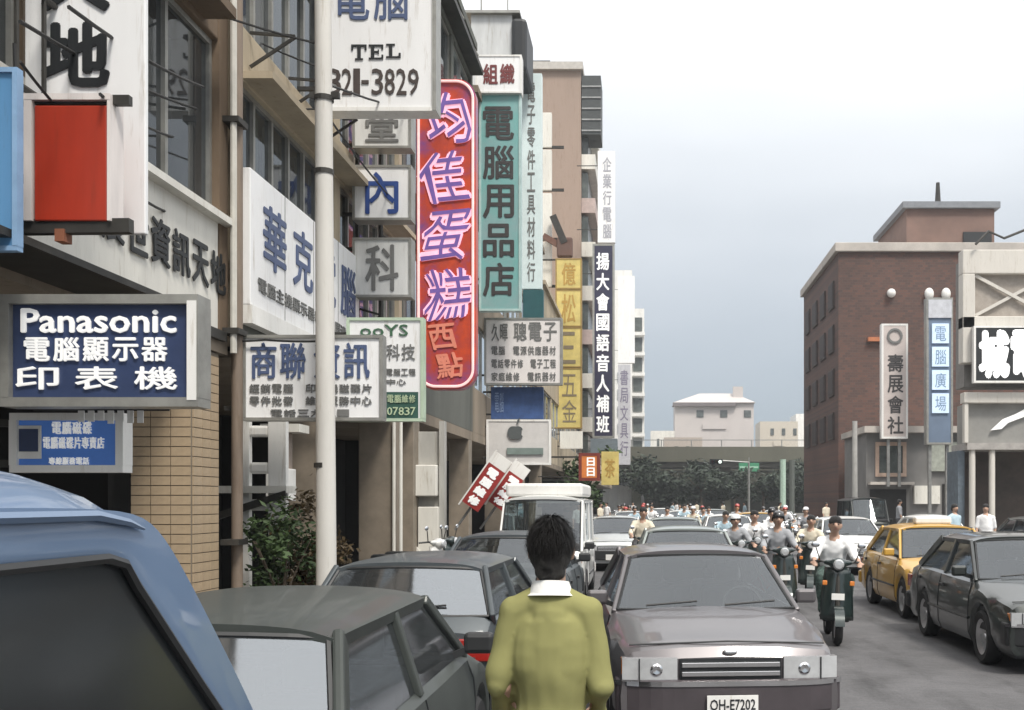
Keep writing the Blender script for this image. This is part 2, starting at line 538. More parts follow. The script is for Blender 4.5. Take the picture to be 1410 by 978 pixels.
# 2: beige spandrel building
b2, o2 = left_building('office_building', 'beige banded building with curtained windows behind the concrete utility pole', 11.62, 19.6, 15.5, 10,
    [(4.62, 6.4), (7.0, 9.1), (9.75, 11.8), (12.5, 14.4)], 2, 6, wallA, wallB, curt=.75, cols=[(14.65,.42,.6), (19.0,.62,.5)], colm=tilem2, first=wallC)
for k in range(3):
    MB().box(FX-.3, FX+.32, 11.9, 19.3, (6.42,9.12,11.82)[k], (6.5,9.2,11.9)[k]).build('ledge', wallB, b2, off=o2)
for y in (12.1, 13.4, 14.7):
    mbb = MB(); mbb.beam((FX, y, 6.62), (FX+.5, y, 6.95), .03, .03); mbb.beam((FX, y, 7.0), (FX+.5, y, 6.96), .03, .03)
    mbb.build('bracket', darksteel, b2, off=o2)
# 3: dark building behind the neon sign
b3, o3 = left_building('dark_building', 'dark weathered building rising behind the red neon sign', 19.7, 27.6, 13.2, 10,
    [(4.7, 6.6), (7.7, 9.6), (10.6, 12.4)], 3, 2, wallC, wallC, curt=.2, cols=[(20.6,.7,.55), (27.0,.5,.5)], colm=tilem2)
MB().box(FX-.2, FX+.3, 19.9, 27.4, 12.5, 12.62).build('canopy', darksteel, b3, off=o3)
for y in (20.5, 22.5, 24.5, 26.5):
    MB().beam((FX, y, 13.15), (FX+.29, y, 12.63), .07, .07).build('strut', alframe, b3, off=o3)
# 4: lower building behind the teal sign, with a rooftop shed
b4, o4 = left_building('shop_house', 'pale shop house behind the teal vertical sign with a shed on its roof', 27.7, 46, 12.2, 9,
    [(4.7, 6.4), (7.5, 9.2), (10.0, 11.6)], 5, 2, wallB, wallA, curt=.3, cols=[(33,.5,.5), (39,.5,.5), (45.4,.5,.5)], colm=tilem2)
sh = thing('rooftop_shed', 'grey rooftop shed with a black side wall above the teal sign', 'shed', (-4.7, 33, 12.38))
MB().box(-.45,.75,-1,1,0,3.7).build('wall', M('pale_shed', (.55,.56,.56), .7, streak=True), sh)
MB().box(.752,1.2,-1.2,.8,2.0,3.55).build('black_side_tank', black, sh, bevel=.12)
MB().box(-.6,1.0,-1.15,1.15,3.7,3.78).build('roof', alframe, sh)
MB().tube([(-.3,0,3.78),(-.3,0,5.3)],.025,6).build('mast', alframe, sh)
MB().tube([(.5,0,3.78),(.5,0,5.9)],.02,6).build('mast', alframe, sh)
# 5: mid buildings and tall tan tower
b5, o5 = left_building('narrow_shop_house', 'low shop house partly hidden behind the yellow sign boxes', 46.2, 73, 11, 9,
    [(4.8,6.6),(7.8,9.6)], 6, 2, wallA, wallB, curt=.2)
tanm = M('tan_render', (.34,.255,.205), .85, var=.12, scale=.25, streak=True)
tw = thing('apartment_tower', 'tall tan apartment tower with a blank end wall and balconies on its street edge', 'apartment tower', (-8, 82, .14))
MB().box(-4.6, 3.55, -8, 9, 0, 30.9).build('wall', tanm, tw)
MB().box(-5, 3.7, -8.3, 9.3, 30.9, 31.4).build('parapet', M('pale_parapet',(.5,.47,.43),.8), tw)
MB().box(-.6, 1.2, -5, -2, 31.4, 32.8).build('stair_head', darksteel, tw)
for k in range(9):
    z = 3.4+k*3.0
    bk = MB().box(3.56, 4.5, -7.4, 6, z, z+1.0).build('balcony', offwhite if k % 3 else M('pinkish_balcony',(.5,.4,.37),.8), tw)
    MB().box(3.56, 4.0, -7.2, 5.8, z+1.01, z+2.8).build('window', dirtyglass, tw)
MB().box(3.6, 4.9, -7.9, -5, 26.6, 30.6).build('enclosed_balcony', M('dark_grille',(.05,.055,.055),.6), tw)
for k in range(5):
    MB().box(3.6, 4.92, -7.96, -7.91, 26.8+k*.75, 26.9+k*.75).build('grille_bar', steel, tw)
b6, o6 = left_building('far_shop_house', 'distant shop houses beyond the tan tower', 91.2, 140, 15, 9, [(4.8,6.6),(8,10),(11.5,13.5)], 10, 2, wallA, wallB, curt=0)
# 6: far white block
wb = thing('white_block', 'distant white office block with a dark column of windows above the flyover', 'office block', (-5, 160, 0))
MB().box(-4, 3.0, -8, 8, 0, 34).build('wall', white, wb)
MB().box(3.01, 4.7, -6, 8, 0, 29).build('wing', white, wb)
for k in range(9):
    MB().box(3.15, 4.4, -6.25, -6.01, 3.0+k*2.85, 4.9+k*2.85).build('window', dirtyglass, wb)
    MB().box(2.95, 4.8, -6.9, -6.26, 2.3+k*2.85, 2.75+k*2.85).build('balcony', white, wb)
for k in range(7):
    MB().box(1.0, 2.6, -8.15, -8.01, 4+k*2.4, 5.4+k*2.4).build('window', M('far_window',(.3,.32,.36),.5), wb)
    
# ------------------------------------------------------------------ right side
def brick_mat():
    m = bpy.data.materials.new('red_brown_brick'); m.use_nodes = True
    t = m.node_tree; b = t.nodes['Principled BSDF']; b.inputs['Roughness'].default_value = .8
    tcn = t.nodes.new('ShaderNodeTexCoord'); br = t.nodes.new('ShaderNodeTexBrick')
    mp_ = t.nodes.new('ShaderNodeMapping'); mp_.inputs['Rotation'].default_value = (R(90), 0, 0)
    t.links.new(tcn.outputs['Object'], mp_.inputs[0]); t.links.new(mp_.outputs[0], br.inputs[0])
    br.inputs['Scale'].default_value = 1.6
    br.inputs['Color1'].default_value = (.125,.058,.042,1); br.inputs['Color2'].default_value = (.075,.042,.035,1)
    br.inputs['Mortar'].default_value = (.09,.068,.058,1)
    nn = t.nodes.new('ShaderNodeTexNoise'); nn.inputs['Scale'].default_value = .22; nn.inputs['Detail'].default_value = 5
    t.links.new(tcn.outputs['Object'], nn.inputs[0])
    mr_ = t.nodes.new('ShaderNodeMapRange'); mr_.inputs['To Min'].default_value = .55; mr_.inputs['To Max'].default_value = 1.35
    t.links.new(nn.outputs[0], mr_.inputs['Value'])
    mx_ = t.nodes.new('ShaderNodeMix'); mx_.data_type = 'RGBA'; mx_.blend_type = 'MULTIPLY'; mx_.inputs[0].default_value = 1
    t.links.new(br.outputs[0], mx_.inputs[6]); t.links.new(mr_.outputs[0], mx_.inputs[7])
    t.links.new(mx_.outputs[2], b.inputs['Base Color'])
    return m
brick = brick_mat()
stone = M('pale_coping', (.47,.43,.39), .8, var=.25, scale=.6)
bb = thing('brick_building', 'dark red brick building with pale coping and a rooftop penthouse', 'building', (16, 75, .14))
MB().box(-4, 9, -7, 8, 0, 17.2).build('wall', brick, bb)
MB().box(-4.25, 9.2, -7.25, 8.2, 17.2, 17.75).build('coping', stone, bb, bevel=.04)
ph = MB().box(.6, 6.2, -5.5, 3, 17.75, 20.3).build('penthouse', M('brown_penthouse',(.2,.125,.1),.8,var=.25,scale=.5), bb)
MB().box(.3, 6.5, -5.8, 3.3, 20.3, 20.7).build('penthouse_roof', M('grey_slab',(.22,.23,.25),.8), bb)
MB().tube([(3.0,-4,20.7),(3.0,-4,22.4)], [.22,.12], 8).build('mast', darksteel, bb)
MB().box(4.2, 6.0, -5.62, -5.51, 18.0, 18.8).build('vent', black, bb)
for k, zz in enumerate((14.0, 11.2, 8.4, 5.6)):
    for j in range(4):
        yy = -5.6+j*3.4
        wo = MB().box(-4.12, -4.01, yy, yy+1.9, zz, zz+1.7).build('window', M('brown_frame',(.07,.05,.045),.7), bb)
        MB().box(-4.14, -4.121, yy+.1, yy+1.8, zz+.1, zz+1.6).build('pane', M('brown_glass',(.035,.026,.025),.6,spec=.2), wo)
for j in range(3):
    MB().ball((1.6+j*1.05, -7.2, 14.55), (.3,.25,.38)).build('wall_lamp', white, bb, smooth=True)
MB().ball((-.75, -7.2, 14.6), (.28,.25,.28)).build('wall_lamp', white, bb, smooth=True)
MB().box(-2.2, -1.3, -7.3, -7.0, 11.6, 11.85).build('rusty_vent', M('rust',(.45,.16,.07),.8), bb)
# low row in front of the brick wall
lowm = M('grey_shopfront', (.19,.185,.18), .8, var=.3, scale=.5)
lr = thing('low_shop_row', 'low grey shop row with an orange framed window below the brick wall', 'shop', (14.5, 62, .14))
MB().box(-2.4, 6, -2, 4.5, 0, 5.4).build('wall', lowm, lr)
MB().box(-2.6, 6.2, -2.6, 4.6, 5.4, 5.75).build('roof', stone, lr)
wf = MB(); wf.box(-1.9,-.2,-2.12,-2.01,3.0,3.2); wf.box(-1.9,-.2,-2.12,-2.01,4.7,4.9); wf.box(-1.9,-1.7,-2.12,-2.01,3.2,4.7); wf.box(-.4,-.2,-2.12,-2.01,3.2,4.7)
wo = wf.build('window', M('salmon_frame',(.5,.36,.28),.7), lr)
MB().box(-1.7,-.4,-2.06,-2.01,3.2,4.7).build('pane', dirtyglass, wo)
MB().box(-2.3,.1,-2.7,-2.01,2.55,2.7).build('awning', stone, lr)
MB().box(1.1,3.0,-2.2,-2.01,3.3,4.9).build('shop_sign', M('grey_green_sign',(.36,.38,.33),.6,var=.3), lr)
MB().box(3.15,4.5,-2.2,-2.01,3.3,4.8).build('shop_sign', M('dull_green_sign',(.25,.28,.25),.6,var=.3), lr)
MB().box(.2,1.6,-2.3,-2.01,1.5,2.5).build('notice_board', offwhite, lr)
MB().box(-2.2,-.2,-2.05,-2.01,.1,2.3).build('doorway', darkroom, lr)
MB().box(1.8,4.5,-2.05,-2.01,.1,2.6).build('doorway', darkroom, lr)
# near right corner building: pale frame with cross braced panel, board and colonnade
cbm = M('cream_frame', (.6,.57,.52), .7, var=.2, scale=.5, streak=True)
cb = thing('corner_building', 'cream framed corner building with cross braced panel above a colonnade', 'building', (12.0, 41, .14))
MB().box(.1, 10, .5, 1.6, 6.0, 10.9).build('wall', M('grey_corner_wall',(.2,.19,.18),.8), cb)
MB().box(-.12, 10, -.1, .49, 10.2, 11.1).build('parapet', cbm, cb, bevel=.03)
MB().box(-.12, .35, -.1, .49, 6.85, 10.2).build('pier', cbm, cb, bevel=.03)
MB().box(-.12, 10, -.1, .49, 8.15, 8.6).build('spandrel', cbm, cb, bevel=.03)
pn = MB().box(.352, 3.3, .2, .45, 8.6, 10.2).build('panel', M('taupe_panel',(.36,.32,.28),.8,var=.2), cb)
MB().beam((.4,.1,8.65),(3.2,.1,10.15),.1,.12).build('cross_brace', cbm, pn)
MB().beam((.4,.06,10.15),(3.2,.06,8.65),.1,.12).build('cross_brace', cbm, pn)
MB().box(-.05, 10, -.05, .49, 5.35, 5.75).build('board_ledge', cbm, cb, bevel=.02)
MB().box(.15, 10, .3, 1.6, 3.85, 5.35).build('canopy_fascia', M('grey_fascia',(.27,.265,.25),.8,var=.25,scale=.7), cb)
MB().box(.1, 10, .1, 2.2, 3.6, 3.85).build('beam', M('stone_beam',(.36,.34,.32),.8,var=.25), cb)
MB().box(-.02, .12, 0, .3, 3.86, 5.34).build('pier', cbm, cb)
for xx in (.35, 1.1, 2.5):
    MB().tube([(xx,.3,0),(xx,.3,3.6)],.12,12).build('column', cbm, cb, smooth=True)
MB().box(.3, 10, 1.9, 2.1, 0, 3.6).build('shop_front', M('brown_shopfront',(.075,.055,.045),.7,var=.5,scale=.8), cb)
MB().box(-.1, .15, .6, 2.1, 0, 3.58).build('side_wall', M('blue_grey_wall',(.12,.15,.18),.8,var=.3), cb)
MB().tube([(.3,-.3,11.25),(.8,-.25,11.75),(1.4,-.2,11.5),(2.4,-.2,11.9)],.05,6).build('roof_wire', darksteel, cb)

# ------------------------------------------------------------------ flyover and what lies beyond
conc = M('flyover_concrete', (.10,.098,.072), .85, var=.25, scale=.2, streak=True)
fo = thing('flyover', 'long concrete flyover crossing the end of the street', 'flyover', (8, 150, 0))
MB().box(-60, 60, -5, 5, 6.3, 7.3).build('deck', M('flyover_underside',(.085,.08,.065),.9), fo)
MB().box(-60, 60, -5.5, -5.01, 7.0, 9.0).build('parapet', conc, fo)
for xx in (-22, -10, 2.2, 14, 26):
    MB().box(xx, xx+1.3, -1.5, 1.5, 0, 6.3).build('pier', conc, fo)
for xx in range(-10, 22, 4):
    MB().tube([(xx,-5.2,9),(xx,-5.2,9.9)],.07,6).build('railing_post', steel, fo)
MB().beam((-60,-5.2,9.9),(60,-5.2,9.9),.1,.1).build('railing', steel, fo)
pinkm = M('pink_render', (.5,.46,.44), .85, var=.12, scale=.15)
def far_house(label, x0, x1, y, z1, m, roof=None, nwin=3):
    b = thing('far_house', label, 'house', ((x0+x1)/2, y, 0)); h = (x1-x0)/2
    MB().box(-h, h, 0, 10, 0, z1).build('wall', m, b)
    if roof:
        rb = MB(); rb.poly([(-h-.3,-.6,z1),(h+.3,-.6,z1),(h*.55,4,z1+2.2),(-h*.35,4,z1+2.2)]); rb.poly([(-h-.3,10.5,z1),(h+.3,10.5,z1),(h*.55,4,z1+2.2),(-h*.35,4,z1+2.2)])
        rb.poly([(-h-.3,-.6,z1),(-h-.3,10.5,z1),(-h*.35,4,z1+2.2)]); rb.poly([(h+.3,-.6,z1),(h+.3,10.5,z1),(h*.55,4,z1+2.2)])
        rb.poly([(-h-.3,-.6,z1-.01),(h+.3,-.6,z1-.01),(h+.3,10.5,z1-.01),(-h-.3,10.5,z1-.01)])
        rb.build('roof', roof, b)
        MB().box(-h-.4, h*.55, -.9, -.1, z1-.75, z1-.02).build('eave', M('dark_eave',(.16,.14,.14),.8), b)
        MB().box(h*.5, h*.75, 2, 3.2, z1+.6, z1+3.4).build('chimney', m, b)
    for i in range(nwin):
        x = -h*.45+i*h*.6
        MB().box(x, x+.09*h*2.0, -.12, -.01, z1-2.9, z1-1.5).build('window', dirtyglass, b)
    MB().box(-h*.3, h*.3, -.3, -.01, z1-5.2, z1-4.2).build('balcony', m, b)
    return b
far_house('pink rendered house with a low hipped roof above the flyover', 5.6, 21.2, 215, 21.2, pinkm, M('pinkish_roof',(.5,.46,.44),.8))
far_house('small flat cream house left of the pink house beyond the flyover', 0.8, 5.3, 205, 15.0, offwhite, None, 1)
far_house('wide pale house with flat roof beyond the flyover beside the brick building', 24, 32, 230, 18.6, M('pale_house',(.55,.5,.42),.8), None, 3)
far_house('white flat roofed house seen at the brick building corner beyond the flyover', 33, 40, 240, 21, white, None, 2)
far_house('low tan house directly behind the flyover parapet', 3.0, 9.5, 185, 12.6, M('tan_house',(.42,.36,.31),.8), None, 2)

uw = thing('shade_backdrop', 'dark stained retaining wall in the shade under the flyover', 'wall', (8, 157, 0))
MB().box(-60, 60, 0, .6, 0, 6.2).build('wall', M('painted_shade', (.075,.075,.055), .9, var=.4, scale=.2), uw)  # added backdrop: the shade under the deck is put into its dark colour
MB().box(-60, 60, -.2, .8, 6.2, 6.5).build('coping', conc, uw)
# ------------------------------------------------------------------ signs
X_, Z_ = (1,0,0), (0,0,1)
def sign(name, label, rect, Y, th, face, frame=None, fw=.05, rows=(), cols=(), brackets=True, frontlip=.02, wall=FX, catg='sign', group=None):
    """box sign facing down the street; rect, rows and cols in photograph pixels at distance Y"""
    px0, py0, px1, py1 = rect
    x0, x1, z0, z1 = wx(px0,Y), wx(px1,Y), wz(py1,Y), wz(py0,Y)
    off = ((x0+x1)/2, Y, z0)
    s = thing(name, label, catg, off, group=group)
    MB().box(x0, x1, Y, Y+th, z0, z1).build('panel', face, s, off=off, bevel=.008)
    if frame:
        f = MB(); a, b = Y-frontlip, Y+th*.9
        f.box(x0-.004,x1+.004,a,b,z1-fw,z1+.004); f.box(x0-.004,x1+.004,a,b,z0-.004,z0+fw)
        f.box(x0-.006,x0+fw,a-.002,b,z0+fw,z1-fw); f.box(x1-fw,x1+.006,a-.002,b,z0+fw,z1-fw)
        f.build('frame', frame, s, off=off)
    groups = {}
    for (txt, a, b, c, d, m, bold) in rows:
        put_row(groups.setdefault(m.name, (MB(), m))[0], txt, (wx(a,Y), Y-.004, wz(d,Y)), X_, Z_, (c-a)*Y/FPX, (d-b)*Y/FPX, bold)
    for (txt, a, b, c, d, m, bold) in cols:
        put_col(groups.setdefault(m.name, (MB(), m))[0], txt, (wx(a,Y), Y-.004, wz(d,Y)), X_, Z_, (c-a)*Y/FPX, (d-b)*Y/FPX, bold)
    for k, (g, m) in groups.items():
        g.build('lettering', m, s, off=off)
    if brackets:
        for zz in (z0+(z1-z0)*.15, z0+(z1-z0)*.85):
            MB().beam((wall-.1, Y+th*.5, zz), (x0+.02, Y+th*.5, zz), .05, .05).build('bracket', darksteel, s, off=off)
    return s, off

graychar = M('grey_lettering', (.16,.16,.155), .6)
dimblue = M('slate_blue_lettering', (.07,.10,.2), .5)
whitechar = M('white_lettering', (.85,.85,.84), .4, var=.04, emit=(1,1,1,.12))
redchar = M('dark_red_lettering', (.16,.03,.03), .5)
greenchar = M('green_lettering', (.05,.13,.07), .5)
goldchar = M('gold_lettering', (.42,.26,.06), .4)
tealm = M('teal_acrylic', (.13,.40,.37), .4, c2=(.26,.36,.37), scale=.7)
yellowm = M('yellow_acrylic', (.62,.5,.17), .4, var=.3, scale=1.2)
paleblue = M('pale_blue_panel', (.10,.27,.5), .5, var=.25, scale=1.0, streak=True)

# A: tall white sign with big black characters, red panel hung before it
sign('vertical_shop_sign', 'tall white sign with huge black characters behind the red panel', (34,-190,200,322), 7.5, .05, glowwhite, None,
     cols=[('資訊天地', 58,-290,152,128, black, .035)])
rp_, ro = sign('red_panel_sign', 'blank orange red panel in a pale box frame on the white sign', (47,145,147,304), 7.0, .15, redpanel, None, brackets=False)
YY = 7.0
f = MB(); x0, x1, z0, z1 = wx(38,YY), wx(150,YY), wz(304,YY), wz(138,YY)
f.box(x1-.008, x1+.012, YY-.01, YY+.17, z0, z1); f.box(x0-.02, x0+.03, YY-.01, YY+.17, z0, z1); f.box(x0-.02,x1+.012,YY-.012,YY+.17,z1,z1+.04)
f.build('frame', M('pinkish_white_box',(.72,.66,.63),.5,streak=True), rp_, off=ro)
f = MB(); f.beam((FX-.1,YY+.05,wz(135,YY)),(wx(175,YY),YY+.05,wz(135,YY)),.05,.06); f.build('bracket', darksteel, rp_, off=ro); f = MB(); f.beam((FX-.1,YY+.05,wz(312,YY)),(wx(176,YY),YY+.05,wz(309,YY)),.07,.09)
f.build('bracket', darksteel, rp_, off=ro)
f = MB(); f.box(wx(75,YY), wx(88,YY), YY, YY+.1, wz(332,YY), wz(315,YY)); f.build('bracket_foot', M('rust_brown',(.22,.08,.04),.7), rp_, off=ro)
sign('blue_sign', 'plain blue vertical sign board at the edge of the concrete building', (-120,95,25,345), 6.6, .05, paleblue, M('light_blue_edge',(.22,.36,.55),.5), .025)
cg = thing('window_cage', 'dark steel window cage above the blue sign board', 'window cage', (-4.25, 7.3, 4.4))
for k in range(6):
    MB().tube([(.18,-.9+k*.32,.1),(.18,-.9+k*.32,2.2)],.018,6).build('bar', darksteel, cg)
for k in range(4):
    MB().tube([(.18,-.92,.1+k*.7),(.18,.72,.1+k*.7)],.022,6).build('rail', darksteel, cg)
    MB().tube([(-.15,-.92,.1+k*.7),(.18,-.92,.1+k*.7)],.022,6).build('rail', darksteel, cg)

# B: navy computer monitor sign
sign('navy_shop_sign', 'navy sign with thick white lettering and pale metal frame over the pavement', (6,408,276,560), 6.95, .17, navy, alframe, .055,
     rows=[], frontlip=.05)
B = [o for o in col.objects if o.name.startswith('navy_shop_sign')][0]; bo = B.location
t = MB(); YB = 6.95
put_text(t, 'Panasonic', (wx(30,YB),YB-.004,wz(459,YB)), X_, Z_, 214*YB/FPX, 34*YB/FPX, .03)
put_row(t, '電腦顯示器', (wx(32,YB),YB-.004,wz(498,YB)), X_, Z_, 202*YB/FPX, 33*YB/FPX, .02)
put_row(t, '印 表 機', (wx(32,YB),YB-.004,wz(537,YB)), X_, Z_, 204*YB/FPX, 32*YB/FPX, .02, -.45)
t.build('lettering', whitechar, B, off=tuple(bo))
MB().box(wx(262,YB), wx(275,YB), YB-.055, YB-.052, wz(552,YB), wz(416,YB)).build('bright_edge', white, B, off=tuple(bo))
# C: small blue lit sign below
sign('small_blue_sign', 'small blue sign with a monitor drawing under the navy sign', (17,570,171,650), 7.35, .12, M('royal_blue',(.04,.11,.33),.35,emit=(.1,.3,.9,.08)), white, .045,
     rows=[('電腦磁碟', 72,581,128,598, whitechar, .02), ('電腦磁碟片專賣店', 60,602,145,618, whitechar, .02), ('專線服務電話', 68,630,124,640, whitechar, .02)], frontlip=.03)
C_ = [o for o in col.objects if o.name.startswith('small_blue_sign')][0]; YC = 7.35
t = MB(); t.box(wx(24,YC),wx(58,YC),YC-.012,YC-.002,wz(632,YC),wz(586,YC)); t.build('monitor_drawing', white, C_, off=tuple(C_.location), bevel=.02)
t = MB(); t.box(wx(28,YC),wx(54,YC),YC-.018,YC-.013,wz(622,YC),wz(591,YC)); t.build('monitor_screen', navy, C_, off=tuple(C_.location))
# strip of white tabs below the navy sign
ts = thing('tab_strip', 'row of small white paper tags hanging below the navy sign', 'tags', (wx(150,7.2), 7.2, wz(576,7.2)))
for k in range(7):
    MB().box(-.2+k*.065,-.16+k*.065,-.01,.0,-.02+random.uniform(-.02,.01),.05).build('paper_tag', white, ts)
MB().tube([(-.5,0,.055),(.4,0,.055)],.008,5).build('string', cable_m, ts)

# flush sign on building 2
fs = thing('flush_shop_sign', 'long white facade sign with slate blue characters under the curtained windows', 'sign', (FX+.08, 14, 3.9))
MB().box(-.07, .05, -2.25, 2.2, .02, 1.5).build('panel', glowwhite, fs, bevel=.01)
MB().box(-.06, .07, -2.25, 2.2, -.18, .018).build('lower_strip', white, fs)
for k in range(1, 4):
    MB().box(.051,.056,-2.25+k*1.11,-2.24+k*1.11,.03,1.49).build('panel_joint', steel, fs)
t = MB(); put_row(t, '華克電腦', (.053,-2.0,.52), (0,1,0), Z_, 4.1, .72, .015, .25); t.build('lettering', dimblue, fs)
t = MB(); put_row(t, '電腦主機顯示器印表機周邊設備', (.053,-2.05,.2), (0,1,0), Z_, 4.1, .16, .02, .1); t.build('lettering', graychar, fs)

# K: white sign behind the pole
sign('white_computer_sign', 'white sign with four large blue black characters behind the concrete pole', (335,462,527,579), 11.55, .16, glowwhite, alframe, .03,
     rows=[('商聯', 343,472,424,522, dimblue, .02), ('資訊', 430,472,512,522, dimblue, .02), ('經銷電腦 印表機磁碟片', 343,529,513,541, graychar, .02),
           ('零件批發 維修服務中心', 343,546,513,558, graychar, .02), ('電話三九二一', 372,564,482,574, graychar, .02)])
# L: sign behind
sign('green_edged_sign', 'white and green sign tucked behind the white computer sign', (478,438,583,580), 14.3, .16, glowwhite, M('pale_green_frame',(.45,.55,.42),.5), .035,
     rows=[('科技', 531,474,573,496, graychar, .01), ('電腦工程', 531,508,573,517, graychar, .01), ('中心', 531,522,560,530, graychar, .01)])
L_ = [o for o in col.objects if o.name.startswith('green_edged_sign')][0]; YL = 14.3; lo = tuple(L_.location)
t = MB(); put_text(t, 'ooYS', (wx(496,YL),YL-.004,wz(463,YL)), X_, Z_, 66*YL/FPX, 16*YL/FPX, .01); t.build('lettering', greenchar, L_, off=lo)
t = MB(); t.box(wx(530,YL),wx(576,YL),YL-.012,YL-.003,wz(576,YL),wz(540,YL)); t.build('green_plate', green_dark, L_, off=lo)
t = MB(); put_row(t, '電腦維修', (wx(533,YL),YL-.014,wz(555,YL)), X_, Z_, 40*YL/FPX, 11*YL/FPX, .01); put_row(t, '07837', (wx(533,YL),YL-.014,wz(572,YL)), X_, Z_, 40*YL/FPX, 11*YL/FPX, .01)
t.build('lettering', M('pale_green_lettering',(.5,.6,.4),.5), L_, off=lo)

# D: telephone sign
sign('telephone_sign', 'large white sign with telephone number behind the top of the concrete pole', (441,-90,600,153), 13.9, .3, glowwhite, white, .045,
     rows=[('電腦', 458,-40,566,28, dimblue, .01)])
D_ = [o for o in col.objects if o.name.startswith('telephone_sign')][0]; YD = 13.9; do = tuple(D_.location)
def serif(mb, ch, a, b, c, d, Y):
    """slab serif capital in a pixel box"""
    W_, H_ = c-a, d-b
    def bx(x0,y0,x1,y1): mb.box(wx(a+W_*x0,Y),wx(a+W_*x1,Y),Y-.016,Y-.004,wz(b+H_*y1,Y),wz(b+H_*y0,Y))
    if ch == 'T': bx(0,0,1,.13); bx(0,.13,.12,.36); bx(.88,.13,1,.36); bx(.4,.13,.62,.9); bx(.25,.9,.77,1)
    if ch == 'E': bx(0,0,1,.12); bx(.16,.12,.38,.9); bx(.38,.44,.7,.55); bx(0,.9,1,1); bx(.88,.12,1,.32); bx(.88,.7,1,.9); bx(.62,.34,.7,.44); bx(.62,.55,.7,.65)
    if ch == 'L': bx(0,0,.6,.1); bx(.2,.1,.42,.9); bx(0,.9,1,1); bx(.86,.66,1,.9)
t = MB(); serif(t,'T',484,62,505,83,YD); serif(t,'E',508,62,528,82,YD); serif(t,'L',532,61,552,80,YD)
t.build('lettering', black, D_, off=do)
t = MB()
for ch, a, b in (('3',452,470),('2',471,485),('1',487,496),('-',498,508),('3',512,528),('8',530,544),('2',546,560),('9',562,577)):
    if ch == '-': t.box(wx(a,YD),wx(b,YD),YD-.016,YD-.004,wz(116,YD),wz(111,YD))
    else: put_text(t, ch, (wx(a,YD),YD-.004,wz(131,YD)), X_, Z_, (b-a)*YD/FPX, 36*YD/FPX, .012)
t.build('lettering', M('brown_black_lettering',(.06,.045,.04),.5), D_, off=do)
MB().box(wx(596,YD),wx(601,YD),YD-.03,YD+.3,wz(153,YD),wz(-90,YD)).build('edge_strip', alframe, D_, off=do)

# E: three clinic boxes on one mast
for (ch, a, b, lab, mm) in (('堂',150,204,'upper grey white box sign with one dark character beside the neon sign',graychar),
                        ('內',228,303,'white box sign with one navy character between two grey box signs',bluechar),
                        ('科',328,409,'lowest grey white box sign with one dark character beside the neon sign',graychar)):
    fm = M('grey_white_acrylic',(.7,.7,.68),.45,var=.2,streak=True) if mm is graychar else glowwhite
    sign('clinic_box_sign', lab, (486,a,566,b), 16.0, .3, fm, alframe, .03, rows=[(ch, 500,a+9,552,b-8, mm, .02)], group='clinic box signs')
ms = thing('sign_mast', 'rusty steel lattice mast carrying the clinic box signs', 'mast', (-4.25, 16.4, 3.4))
for xx in (0, .35):
    MB().tube([(xx-.1,0,0),(xx-.1,0,6.6)],.035,6).build('upright', darksteel, ms)
for k in range(12):
    MB().beam((-.1,0,.3+k*.5),(.25,0,.3+k*.5+(.4 if k%2 else -.1)),.03,.03).build('lattice_bar', darksteel, ms)

# F: neon sign with rounded ends
YN = 20.8
nx0, nx1, nz0, nz1 = wx(573,YN), wx(655,YN), wz(536,YN), wz(109,YN)
ns = thing('neon_sign', 'tall red and purple neon sign with rounded ends and pink cursive characters', 'neon sign', ((nx0+nx1)/2, YN, nz0))
neonm = M('red_purple_neon_face', (.56,.07,.02), .35, scale=.9)
rpn = neonm.node_tree.nodes['Color Ramp'].color_ramp
e = rpn.elements.new(.5); e.color = (.44,.06,.04,1)
rpn.elements[0].color = (.20,.07,.22,1); rpn.elements[0].position = .36; rpn.elements[2].position = .6  # purple in the ramp stands for neon light reflected on the red face
hw = (nx1-nx0)/2; H_ = nz1-nz0
def stad(hw, h, r, n=10):
    pts = []
    for (cx_, cz_, a0) in ((hw-r, h-r, 0), (-hw+r, h-r, 90), (-hw+r, r, 180), (hw-r, r, 270)):
        for k in range(n+1):
            a = R(a0+90*k/n); pts.append((cx_+r*math.cos(a), cz_+r*math.sin(a)))
    return pts
o_ = stad(hw, H_, .36)
pm = MB(); nb = len(o_)
pm.v = [(x,0,z) for x, z in o_] + [(x,.3,z) for x, z in o_]
pm.f = [tuple(range(nb)), tuple(reversed(range(nb,2*nb)))] + [(i,(i+1)%nb,nb+(i+1)%nb,nb+i) for i in range(nb)]
pm.build('panel', neonm, ns)
bd = stad(hw-.05, H_-.1, .33)
MB().tube([(x,-.03,z+.05) for x, z in bd]+[(bd[0][0],-.03,bd[0][1]+.05)],.026,6).build('border_tube', M('pink_neon_tube',(.85,.6,.6),.3,emit=(1,.6,.55,.3)), ns, smooth=True)
pinkt = M('pink_neon_lettering',(.85,.5,.62),.3,emit=(1,.45,.6,.35))
purp = M('purple_lettering',(.20,.12,.42),.4)
orng = M('orange_lettering',(.62,.2,.14),.4,emit=(1,.4,.25,.1))
def skew_col(chars, z1, ch_h, mat, bold, dy, parent, wd):
    mb = MB()
    for i, ch in enumerate(chars):
        put_text(mb, ch, (-wd/2, dy, z1-(i+1)*ch_h+.05), X_, Z_, wd, ch_h*.88, bold)
    mb.v = [(x+.10*math.sin(z*4.2), y, z+.10*x) for x, y, z in mb.v]
    mb.build('lettering', mat, parent)
skew_col('均佳蛋糕', H_-.18, 1.12, pinkt, .055, -.012, ns, .92)
skew_col('均佳蛋糕', H_-.18, 1.12, purp, .0, -.026, ns, .83)
skew_col('西點', H_-.18-4*1.12, .55, orng, .02, -.012, ns, .5)
